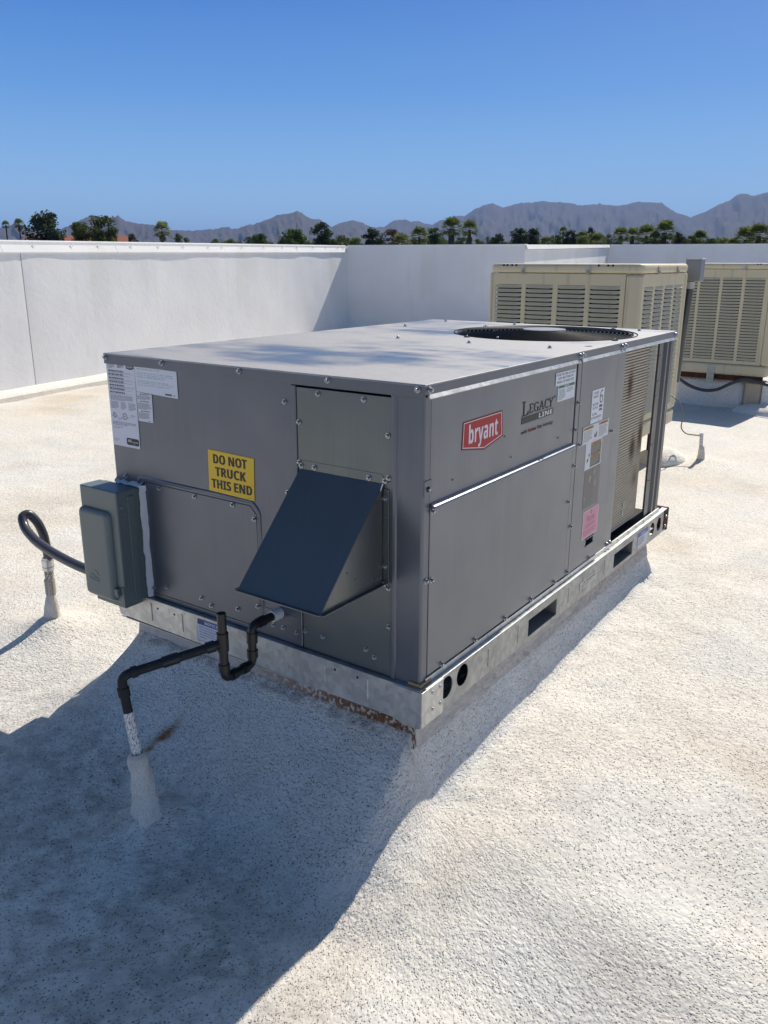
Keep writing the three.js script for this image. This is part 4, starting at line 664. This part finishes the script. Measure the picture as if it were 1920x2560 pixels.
tag(mesh('foam_mound', (() => { const g = new THREE.SphereGeometry(1, 32, 20), p = g.attributes.position; for (let i = 0; i < p.count; i++) { const x = p.getX(i), y = p.getY(i), z = p.getZ(i), k = 1 + .28 * (fbm(x * 2 + 5, y * 2 + z * 2 + 8, 3) - .5); p.setXYZ(i, x * .17 * k, y * .085 * k, z * .2 * k); } g.computeVertexNormals(); g.translate(-.70, -.24, -4.28); return metric(g); })(), mFoam), 'lumpy white foam mound at the foot of the nearer cream cooler', 'roof foam');
{
  const a = cooler('second cream evaporative cooler farther back at the right edge, with a louvered front', [-.706, -7.7], 0, 1.05, -.03, 1.105, .091, .041);
  const p = louverPanel(a.o, .92, a.yt - a.yb - .004, [[-.44, -.255], [-.225, -.03], [.0, .19], [.225, .41]], .875, .038, 28); p.position.set(-.55, a.yb + .002, -.016);
  const p2 = louverPanel(a.o, .92, a.yt - a.yb - .004, [[-.43, -.25], [-.215, -.035], [.0, .19], [.225, .415]], .870, .045, 9); p2.rotation.y = Math.PI / 2; p2.position.set(-.016, a.yb + .002, -.525);
  
  mesh('clip', [rbox(-.012, .012, -.045, .01, 0, .006, .002)], mGalvDull, a.o).position.set(-.345, 1.082, .002);
  for (const x of [-.23, -.20]) mesh('vent_hole', rod([x, 1.095, -.006], [x, 1.095, .0015], .007, .007, 12), mDark, a.o);
  mesh('strap', rbox(-.605, -.53, -.13, .065, .001, .006, .002), mGalvDull, a.o);
  for (const z of [-.045, -.985]) mesh('underframe', box(-1.0, -.05, -.085, -.032, z - .015, z + .015), mRust, a.o);
}
{
  const o = thing('cooler_plinth', 'grey foam coated plinth under the second cream cooler', 'plinth', null, [0, 0, -7.78]);
  mesh('plinth_body', (() => { const g = new RoundedBoxGeometry(.75, .42, .75, 4, .06), p = g.attributes.position; for (let i = 0; i < p.count; i++) p.setXYZ(i, p.getX(i) + .02 * (fbm(p.getY(i) * 7 + 3, p.getZ(i) * 7 + 5, 2) - .5), p.getY(i), p.getZ(i) + .03 * (fbm(p.getX(i) * 6 + 3, p.getY(i) * 6 + 5, 2) - .5)); g.translate(-1.30, -.30, -.375); return metric(g); })(), mFoam, o);
  mesh('block', (() => { const g = new RoundedBoxGeometry(.17, .34, .3, 3, .02); g.translate(-.84, -.27, -.12); return metric(g); })(), std({ map: roofMap, color: rgb(.62, .52, .40), roughness: .9 }), o);
  mesh('block', (() => { const g = new RoundedBoxGeometry(.10, .34, .3, 3, .02); g.translate(-.70, -.27, -.10); return metric(g); })(), mFoam, o);
  mesh('foam_foot', (() => { const g = new THREE.SphereGeometry(1, 28, 16), p = g.attributes.position; for (let i = 0; i < p.count; i++) { const k = 1 + .2 * (fbm(p.getX(i) * 2 + 5, p.getZ(i) * 2 + p.getY(i) + 8, 3) - .5); p.setXYZ(i, p.getX(i) * .30 * k, p.getY(i) * .10 * k, p.getZ(i) * .22 * k); } g.computeVertexNormals(); g.translate(-.70, -.40, .12); return metric(g); })(), mFoam, o);
}
tag(mesh('cable', new THREE.TubeGeometry(new THREE.CatmullRomCurve3([[-1.75, -.03, -7.70], [-1.60, -.096, -7.66], [-1.46, -.165, -7.64], [-1.31, -.2, -7.63], [-1.18, -.185, -7.64], [-1.06, -.12, -7.66], [-.97, -.075, -7.67], [-.90, -.06, -7.67], [-.80, -.07, -7.66], [-.70, -.09, -7.65], [-.5, -.14, -7.6]].map((p) => V(...p))), 90, .017, 10), mConduit), 'sagging dark cable under the second cream cooler', 'cable');
{
  const o = thing('junction_box', 'small grey metal junction box on a riser behind the nearer cream cooler', 'electrical box', null, [-.752, 0, -4.80]);
  mesh('box_body', rbox(-.055, .055, .985, 1.13, -.05, .05, .004), std({ color: rgb(.30, .30, .31), roughness: .5, metalness: .6 }), o);
  mesh('lid', rbox(-.058, .058, 1.1305, 1.142, -.054, .054, .003), mGalvDull, o);
  mesh('riser', rod([-.055, .25, 0], [-.022, .985, 0], .028, .028, 16), paint(.12, .12, .125), o); mesh('coupling', rod([-.025, .93, 0], [-.024, .98, 0], .034, .034, 16), mGalvDull, o);
}
{
  const o = thing('water_stub', 'short white coated water stub pipe standing on the roof beside the nearer cooler', 'pipe', null, [-.45, 0, -4.35]);
  mesh('pipe', rod([0, -.28, 0], [-.012, -.03, 0], .014, .012, 14), mPostPaint, o); mesh('fitting', rod([-.03, -.048, 0], [-.005, -.048, 0], .009, .009, 10), mSteel, o);
  boot(o, [[0, .07], [.03, .036], [.08, .026], [.13, .021], [.165, .017], [.17, .011]], -.29, 12, [.008, 0]);
  tag(mesh('water_tube', new THREE.TubeGeometry(new THREE.CatmullRomCurve3([[-.70, .21, -4.36], [-.652, .184, -4.35], [-.612, .12, -4.35], [-.602, .06, -4.35], [-.607, .0, -4.35], [-.592, -.03, -4.35], [-.56, -.047, -4.35], [-.47, -.048, -4.35]].map((p) => V(...p))), 60, .0045, 8), std({ color: rgb(.22, .23, .18), roughness: .5 })), 'thin water tube from the nearer cooler to the white stub pipe', 'tube');
}

// ---------------------------------------------------------------- the town beyond: ground, hills, houses, trees
const GY = -4.2;
{
  const g = new THREE.CircleGeometry(14000, 64); g.rotateX(-Math.PI / 2); g.translate(0, GY, 0);
  mesh('desert_ground', metric(g), std({ color: rgb(.20, .165, .12), roughness: 1, map: dataTex(256, (u, v, c) => { const f = fbm(u * 8, v * 8, 5, 8); c[0] = .8 + .3 * (f - .5); c[1] = .8 + .34 * (f - .5); c[2] = .78 + .2 * (f - .5); }, { srgb: true, rep: 1 / 60 }) })).userData.kind = 'structure';
}
{ // mountains: crest heights against bearing, built as eroded slopes 3 to 9 km away
  const crest = [[-1.45, .034], [-1.25, .040], [-1.12, .034], [-1.030, .0329], [-1.022, .0335], [-1.016, .0378], [-1.013, .0383], [-1.007, .0345], [-1.001, .0327], [-.985, .0311], [-.972, .0315], [-.964, .0351], [-.956, .0369], [-.950, .0420], [-.941, .0456], [-.934, .0467], [-.927, .0447], [-.921, .0417], [-.918, .0449], [-.913, .0454], [-.910, .0478], [-.907, .0443], [-.902, .0408], [-.895, .0404], [-.889, .0386], [-.874, .0383], [-.867, .0345], [-.860, .0328], [-.840, .0323], [-.822, .0327], [-.813, .0340], [-.804, .0341], [-.799, .0361], [-.792, .0369], [-.789, .0347], [-.781, .0348], [-.773, .0378], [-.763, .0399], [-.749, .0444], [-.737, .0500], [-.724, .0513], [-.714, .0546], [-.707, .0507], [-.698, .0453], [-.688, .0453], [-.684, .0416], [-.675, .0372], [-.666, .0417], [-.652, .0445], [-.642, .0425], [-.629, .0373], [-.616, .0373], [-.608, .0426], [-.602, .0451], [-.592, .0456], [-.584, .0431], [-.577, .0444], [-.568, .0406], [-.559, .0401], [-.552, .0451], [-.544, .0444], [-.537, .0493], [-.531, .0493], [-.523, .0493], [-.511, .0574], [-.503, .0608], [-.493, .0627], [-.485, .0597], [-.480, .0578], [-.472, .0606], [-.462, .0630], [-.449, .0629], [-.438, .0652], [-.429, .0630], [-.418, .0633], [-.408, .0625], [-.398, .0595], [-.386, .0598], [-.377, .0607], [-.3755, .0624], [-.372, .0601], [-.366, .0596], [-.356, .0585], [-.346, .0600], [-.334, .0627], [-.322, .0620], [-.310, .0613], [-.300, .0539], [-.290, .0490], [-.283, .0473], [-.279, .0460], [-.266, .0505], [-.253, .0577], [-.242, .0621], [-.234, .0683], [-.227, .0686], [-.218, .0656], [-.210, .0688], [-.19, .071], [-.12, .066], [-.05, .058], [.1, .045], [.3, .03]];
  const nA = 1100, nR = 56, pos = [], col = [], idx = [], a0 = -1.42, a1 = .28; let k = 0;
  for (let i = 0; i <= nA; i++) {
    const az = lerp(a0, a1, i / nA); while (k < crest.length - 2 && crest[k + 1][0] < az) k++; while (k > 0 && crest[k][0] > az) k--;
    const t = clamp((az - crest[k][0]) / (crest[k + 1][0] - crest[k][0])), e = lerp(crest[k][1], crest[k + 1][1], t) + .0018 * (fbm(az * 330 + 300, 3, 4) - .5), Rc = lerp(5600, 8600, sstep(-.72, -.5, az)) + 900 * (fbm(az * 14 + 60, 9, 3) - .5), hc = e * Rc + 1.1;
    for (let j = 0; j <= nR; j++) {
      const s = j / 40, r = s <= 1 ? lerp(900, Rc, s) : Rc + (s - 1) * 5000, foot = .35;
      const rise = s <= 1 ? (.30 * Math.pow(s, 1.35) + .70 * Math.pow(clamp((s - foot) / (1 - foot)), 1.75)) : 1 - (s - 1) * 1.9;
      const wx = az * 62 + 1.6 * fbm(az * 30 + 20, s * 7, 3), wy = s * 6 + 2.2 * fbm(az * 44 + 70, s * 5 + 9, 3), gul = 1 - Math.abs(2 * (.65 * fbm(wx + 90, wy + 11, 4) + .35 * fbm(wx * 2.3 + 40, wy * 2 + 31, 3)) - 1) * 1.5, body = s <= 1 ? Math.pow(clamp((s - .3) / .7), 1) * (1 - Math.pow(s, 6)) : 0;
      const h = Math.max(-8, GY - .6 + (hc - GY) * rise - hc * .40 * body * (1 - gul) * 1.2 + (s > .2 && s < .97 ? 6 * (fbm(az * 160 + 50, s * 12, 2) - .5) : 0));
      const x = 1.0 + r * Math.sin(az), z = 1.59 - r * Math.cos(az); pos.push(x, h, z);
      const f = fbm(az * 120 + 40, s * 18, 4), sh = sstep(.35, .7, fbm(az * 420 + 9, s * 60, 3)), veg = sstep(.62, .30, s);
      const rock = [lerp(.030, .085, f), lerp(.028, .070, f), lerp(.030, .070, f)], bush = [.045, .06, .035], w = clamp(.25 * sh + veg * .75 * sstep(.3, .55, fbm(az * 300 + 5, s * 40, 3)));
      for (let q = 0; q < 3; q++) col.push(lerp(rock[q], bush[q], w));
    }
  }
  for (let i = 0; i < nA; i++) for (let j = 0; j < nR; j++) { const a = i * (nR + 1) + j; idx.push(a, a + nR + 1, a + 1, a + 1, a + nR + 1, a + nR + 2); }
  const g = new THREE.BufferGeometry(); g.setAttribute('position', new THREE.Float32BufferAttribute(pos, 3)); g.setAttribute('color', new THREE.Float32BufferAttribute(col, 3)); g.setAttribute('uv', new THREE.Float32BufferAttribute(new Float32Array(pos.length / 3 * 2), 2)); g.setIndex(idx); g.computeVertexNormals();
  mesh('hills', g, std({ vertexColors: true, roughness: 1 })).userData.kind = 'structure';
}
function house(label, x, z, turn, w, d, h, wallC, roofC, kind) {
  const o = thing('house', label, 'house', null, [x, GY, z]); o.rotation.y = turn;
  mesh('wall', box(-w / 2, w / 2, 0, h, -d / 2, d / 2), std({ color: rgb(...wallC), roughness: .9 }), o);
  const rise = kind === 'flat' ? .35 : d * .22, s = poly([[-d / 2 - .5, h + .01], [d / 2 + .5, h + .01], [d / 2 + .5, h + .2], [0, h + .2 + rise], [-d / 2 - .5, h + .2]]), g = ext(s, w + 1); g.rotateY(Math.PI / 2); g.translate(-w / 2 - .5, 0, 0); mesh('roof', metric(g), std({ color: rgb(...roofC), roughness: .85 }), o);
}
house('far house with a terracotta roof beside the dark pine at the left', -131, -92, .9, 16, 10, 7.1, [.45, .36, .27], [.30, .10, .055]);
house('small far white roofed building left of the lone fan palm', -173, -141, .8, 9, 8, 8.2, [.6, .57, .52], [.75, .74, .72], 'flat');
house('low far grey roofed building right of the lone fan palm', -150, -150, .8, 26, 9, 6.6, [.35, .33, .31], [.22, .22, .23], 'flat');

// trees: unit crowns (radius about 1) shared by clones
const mLeaf = (r, g, b) => phys({ color: rgb(r * 1.35, g * 1.35, b * 1.35), roughness: .95, specularIntensity: .15, side: THREE.DoubleSide, vertexColors: true, transmission: .3, thickness: 0 });
function leafCrown(seed, n, clumps, flat) {
  const R = rng(seed), P = [], N = [], C = [], cl = [];
  for (let i = 0; i < clumps; i++) { const a = R() * 6.283, y = R() * 1.7 - .75, rr = Math.sqrt(Math.max(0.05, 1 - (y * .8) ** 2)) * (.35 + .5 * R()) * (1 - .25 * Math.max(0, y)); cl.push([Math.cos(a) * rr, y * flat, Math.sin(a) * rr, .22 + .2 * R(), .75 + .5 * R()]); }
  for (let i = 0; i < n; i++) {
    const c = cl[Math.floor(R() * clumps)], u = R() * 2 - 1, a = R() * 6.283, q = Math.sqrt(1 - u * u), rad = c[3] * Math.pow(R(), .4), x = c[0] + rad * q * Math.cos(a), y = c[1] + rad * u * .85, z = c[2] + rad * q * Math.sin(a), s = .05 + .05 * R();
    const d = V(R() - .5, R() - .5, R() - .5).normalize(), e = V(R() - .5, R() - .5, R() - .5).cross(d).normalize(), p = V(x, y, z), v = [p.clone().addScaledVector(d, s), p.clone().addScaledVector(e, s * .55), p.clone().addScaledVector(d, -s), p.clone().addScaledVector(e, -s * .55)], n0 = d.clone().cross(e), k = c[4] * (.75 + .5 * R());
    for (const m of [0, 1, 2, 0, 2, 3]) { P.push(...v[m].toArray()); N.push(...n0.toArray()); C.push(k, k, k * .9); }
  }
  return geoOf(P, N, C);
}
function geoOf(P, N, C) { const g = new THREE.BufferGeometry(); g.setAttribute('position', new THREE.Float32BufferAttribute(P, 3)); g.setAttribute('normal', new THREE.Float32BufferAttribute(N, 3)); g.setAttribute('color', new THREE.Float32BufferAttribute(C, 3)); return g; }
function palmCrown(seed, fronds, dead) { // fan fronds: petiole and a pleated fan of blades
  const R = rng(seed), P = [], N = [], C = [];
  const tri = (a, b, c, k) => { const n = b.clone().sub(a).cross(c.clone().sub(a)).normalize(); for (const v of [a, b, c]) { P.push(v.x, v.y, v.z); N.push(n.x, n.y, n.z); C.push(k, k, k * .85); } };
  for (let i = 0; i < fronds; i++) {
    const az = i * 2.4 + R() * .5, el = dead ? -1.0 - .5 * R() : lerp(1.35, -.65, (i + R()) / fronds), d = V(Math.cos(az) * Math.cos(el), Math.sin(el), Math.sin(az) * Math.cos(el)), side = V(-Math.sin(az), 0, Math.cos(az)), up = d.clone().cross(side).negate();
    const L = dead ? .35 + .2 * R() : .40 + .12 * R(), hub = d.clone().multiplyScalar(L); if (dead) hub.y -= .1 + .8 * R() * dead; const k = .6 + .8 * R();
    tri(V(0, dead ? hub.y + .3 : 0, 0), hub.clone().addScaledVector(side, .015), hub.clone().addScaledVector(side, -.015), k);
    const nb = 11; for (let b = 0; b < nb; b++) { const a = ((b + .5) / nb - .5) * 3.0, dir = d.clone().multiplyScalar(Math.cos(a)).addScaledVector(side, Math.sin(a)).addScaledVector(up, .12 * (b % 2)), len = (.50 - .12 * Math.abs(a) / 1.5) * (.85 + .3 * R()), w = side.clone().multiplyScalar(Math.cos(a)).addScaledVector(d, -Math.sin(a)), m = hub.clone().addScaledVector(dir, len * .55), tip = hub.clone().addScaledVector(dir, len); tip.y -= .12 * len * (1 + R()); if (dead) { m.y -= .1; tip.y -= .3; } tri(hub, m.clone().addScaledVector(w, .045), m.clone().addScaledVector(w, -.045), k); tri(m.clone().addScaledVector(w, .045), tip, m.clone().addScaledVector(w, -.045), k * 1.05); }
  }
  return geoOf(P, N, C);
}
const palmG = [31, 32, 33].map((s) => palmCrown(s, 44, 0)), deadG = [41, 42].map((s) => palmCrown(s, 40, 1));
const crownG = { pine: [leafCrown(51, 2600, 34, 1.1), leafCrown(52, 2600, 34, 1.1)], olive: [leafCrown(53, 2600, 26, .95), leafCrown(54, 2600, 28, 1)], bush: [leafCrown(55, 1500, 16, .8), leafCrown(56, 1500, 18, .75)], dark: [leafCrown(57, 2200, 24, 1), leafCrown(58, 2200, 26, 1.1)] };
const leafM = { pine: mLeaf(.055, .075, .045), olive: mLeaf(.095, .115, .036), bush: mLeaf(.11, .14, .055), dark: mLeaf(.045, .062, .032), green: mLeaf(.07, .11, .036), lime: mLeaf(.13, .17, .05), brown: mLeaf(.155, .11, .085), palm: mLeaf(.14, .17, .055), pale: mLeaf(.20, .22, .10), dead: mLeaf(.23, .17, .10) };
const mBark = std({ color: rgb(.10, .075, .055), roughness: .95 }), trunkG = new THREE.CylinderGeometry(.8, 1.1, 1, 10).translate(0, .5, 0);
const limbG = mergeGeometries([rod([0, 0, 0], [.35, .5, .1], .05, .02, 6), rod([0, .1, 0], [-.3, .6, .2], .05, .02, 6), rod([0, 0, 0], [.05, .6, -.35], .045, .02, 6)].map((g) => g.toNonIndexed()));
let tn = 0;
function tree(kind, x, z, top, width, label, opt = {}) {
  const r = width / 2, i = tn++, palm = kind === 'palm', name = palm ? 'palm_tree' : kind === 'bush' || kind === 'lime' ? 'shrub' : kind === 'pine' ? 'pine_tree' : 'leafy_tree';
  const o = thing(name, label, palm ? 'palm tree' : name === 'shrub' ? 'shrub' : 'tree', null, [x, GY, z]); o.rotation.y = i * 1.7;
  const H = top - GY;
  if (palm) {
    const c = H - r * 1.05, tk = opt.trunk ?? .22; const t = mesh('trunk', trunkG, mBark, o); t.scale.set(tk, c, tk);
    const m = mesh('crown', palmG[i % 3], opt.pale ? leafM.pale : leafM.palm, o); m.position.y = c; m.scale.setScalar(r * 1.45);
    if (opt.skirt) { const d = mesh('dead_fronds', deadG[i % 2], leafM.dead, o); d.position.y = c - r * .1; d.scale.set(r * .95, r * opt.skirt * 1.2, r * .95); }
  } else {
    const lib = crownG[kind] ?? (kind === 'green' ? crownG.olive : kind === 'lime' || kind === 'brown' ? crownG.bush : crownG.dark), ch = opt.tall ?? .9, cy = H - r * ch; const t = mesh('trunk', trunkG, mBark, o); t.scale.set(r * .09 + .08, Math.max(.5, cy), r * .09 + .08);
    const l = mesh('limb', limbG, mBark, o); l.position.y = cy - r * .4; l.scale.setScalar(r * 1.2);
    const m = mesh('crown', lib[i % 2], leafM[kind] ?? leafM.dark, o); m.position.y = cy; m.scale.set(r * 1.28, r * ch * 1.14, r * 1.28);
    if (cy > r * 2.2) { const m2 = mesh('crown', lib[(i + 1) % 2], leafM[kind] ?? leafM.dark, o); m2.position.y = cy - r * 1.2; m2.scale.set(r * 1.05, r * 1.3, r * 1.05); m2.rotation.y = 2; }
  }
}
const T = [
  ['palm', -195.5, -118.0, 10.2, 1.9, 'slender palm nearest the left edge of the photo', { trunk: .2 }],
  ['palm', -185.4, -115.2, 10.3, 2.2, 'slender tall palm second from the left edge', { trunk: .2, skirt: .6 }],
  ['pine', -99.1, -64.6, 6.1, 4.65, 'broad dark pine beside the two slender palms at left', { tall: 1 }],
  ['olive', -104.7, -74.1, 5.9, 2.86, 'lower olive green tree touching a taller one left of the lone fan palm'],
  ['olive', -99.0, -73.3, 6.5, 3.61, 'taller olive green bushy tree left of the lone fan palm', { tall: 1.1 }],
  ['bush', -110.0, -83.7, 5.0, .9, 'tiny shrub at the right foot of the taller olive green tree'],
  ['dark', -139.9, -110.5, 6.0, 2.41, 'small dark tree between the olive green trees and the lone fan palm'],
  ['palm', -151.2, -128.2, 9.3, 3.6, 'lone fan palm standing apart above the left parapet wall', { trunk: .24, pale: true, skirt: .5 }],
  ['bush', -126.4, -111.0, 6.0, 1.59, 'rounded shrub just right of the lone fan palm'],
  ['bush', -125.5, -112.0, 5.3, 1.09, 'smaller shrub right of the rounded one by the lone fan palm'],
  ['bush', -136.4, -129.7, 5.6, 2.05, 'low faint shrub midway along the left parapet wall'],
  ['bush', -131.3, -134.8, 6.1, 1.57, 'low shrub left of the wide green tree, beside a darker one'],
  ['dark', -130.3, -135.7, 6.3, 1.3, 'small dark pointed tree left of the wide green tree'],
  ['green', -84.6, -96.3, 5.1, 4.3, 'wide spreading green tree above the right end of the left wall'],
  ['green', -88.6, -92.9, 4.7, 2.6, 'lower left shoulder tree of the wide green tree'],
  ['pine', -87.8, -106.7, 6.4, 3.26, 'dark rounded pine standing over the wide green tree', { tall: 1 }],
  ['bush', -73.2, -92.7, 4.4, 2.68, 'olive shrub right of the dark rounded pine'],
  ['lime', -74.5, -98.1, 4.3, 2.12, 'bright yellow green shrub left of the back corner'],
  ['dark', -78.2, -107.7, 5.7, 3.27, 'dark grey green tree left of the brownish tree'],
  ['brown', -78.7, -113.5, 6.0, 3.12, 'brownish purple bare looking tree above the shaded back wall'],
  ['palm', -66.3, -97.8, 4.7, 2.5, 'low pale palm in front of the brownish tree', { pale: true }],
  ['palm', -69.7, -107.5, 6.0, 2.7, 'full green palm just right of the brownish tree', { skirt: .8 }],
  ['green', -73.3, -117.0, 6.0, 2.44, 'green tree between the full palm and the tall pair of palms'],
  ['palm', -65.6, -110.0, 7.3, 3.0, 'taller left palm of the pair with thick trunks', { trunk: .55, skirt: 1.5 }],
  ['palm', -65.8, -115.7, 7.1, 2.6, 'right palm of the pair with thick trunks', { trunk: .3, skirt: .9 }],
  ['bush', -54.3, -93.5, 4.0, 1.6, 'low shrub at the foot of the pair of palms'],
  ['bush', -57.2, -103.4, 4.0, 1.5, 'low shrub right of the pair of palms'],
  ['palm', -108.7, -200.6, 7.3, 1.2, 'tiny distant palm right of the pair of palms'],
  ['dark', -59.7, -113.4, 4.8, 2.28, 'dark uneven tree right of the tiny distant palm'],
  ['pine', -56.9, -114.8, 5.3, 2.66, 'left of two dark pines above the step in the back wall'],
  ['pine', -57.2, -120.2, 5.5, 2.37, 'right of two dark pines above the step in the back wall'],
  ['lime', -49.0, -107.5, 4.3, 2.11, 'light green shrub right of the two dark pines'],
  ['green', -52.0, -117.1, 4.6, 2.04, 'low green tree behind the light green shrub'],
  ['palm', -83.2, -190.8, 8.9, 2.1, 'thin tall distant palm above the lit return wall', { trunk: .28 }],
  ['dark', -50.1, -117.9, 5.3, 2.04, 'dark tree at the foot of the thin tall distant palm'],
  ['palm', -56.2, -137.1, 6.0, 2.2, 'pale palm left of the dark cypress', { pale: true }],
  ['dark', -62.5, -156.1, 7.1, 1.5, 'dark narrow cypress shaped tree between two palms', { tall: 1.5 }],
  ['palm', -46.6, -119.4, 5.0, 2.4, 'low shaggy palm right of the dark cypress', { skirt: 1 }],
  ['bush', -52.4, -138.6, 5.4, 1.8, 'shrub left of the row of shaggy palms'],
  ['palm', -47.0, -129.9, 6.2, 2.5, 'first shaggy palm of the row behind the nearer cooler', { trunk: .4, skirt: 1.4 }],
  ['palm', -47.0, -135.2, 6.2, 2.25, 'second shaggy palm of the row behind the nearer cooler', { trunk: .4, skirt: 1.4 }],
  ['palm', -43.4, -131.2, 6.5, 3.0, 'third and wider palm of the row behind the nearer cooler', { trunk: .3, skirt: .7 }],
  ['palm', -40.6, -126.8, 5.3, 1.9, 'short palm left of the tallest palm behind the nearer cooler', { skirt: 1 }],
  ['palm', -39.4, -127.2, 6.8, 3.05, 'tallest palm of the row, with a thick skirt of dead fronds', { trunk: .45, skirt: 1.5 }],
  ['dark', -41.8, -142.2, 5.6, 1.6, 'small dark round tree right of the tallest palm'],
  ['bush', -37.0, -133.1, 4.9, 1.6, 'shrub left of the palm above the far right wall'],
  ['palm', -37.3, -138.3, 5.7, 2.7, 'palm standing alone above the far right wall', { skirt: .6 }],
  ['bush', -34.5, -133.8, 4.5, 1.6, 'shrub right of the palm above the far right wall'],
  ['palm', -31.3, -134.6, 4.5, 2.0, 'low palm at the left of the last group by the right edge'],
  ['palm', -28.6, -130.1, 5.8, 3.2, 'left of the two full palms at the right edge', { trunk: .4, skirt: 1 }],
  ['palm', -26.0, -125.6, 6.1, 3.0, 'right of the two full palms at the right edge', { trunk: .4, skirt: 1 }],
];
for (const a of T) tree(...a);

{ // low tree mass beyond the roof that reads as one band
  const R = rng(91), im = new THREE.InstancedMesh(crownG.bush[0], leafM.bush, 230), M = new THREE.Matrix4(), c = new THREE.Color(); im.name = 'far_tree_band'; lit(im);
  for (let i = 0; i < 230; i++) { const az = lerp(-.80, -.12, R()), d = 130 + 260 * R(), top = 1.1 + d * (.0185 + .0055 * fbm(az * 40 + 50, 3, 3) + (vnoise(az * 70 + 80, 5) - .6) * .008), r = (1.2 + 1.6 * R()); M.makeScale(r * 1.25, r, r * 1.25).setPosition(1 + d * Math.sin(az), top - r * .8, 1.6 - d * Math.cos(az)); im.setMatrixAt(i, M); const k = .35 + .75 * R(); im.setColorAt(i, c.setRGB(k * (.8 + .4 * R()), k, k * .8)); }
  Object.assign(im.userData, { kind: 'stuff', label: 'low band of far trees along the top of the back parapet walls', category: 'trees' }); scene.add(im);
}

renderer.render(scene, camera);
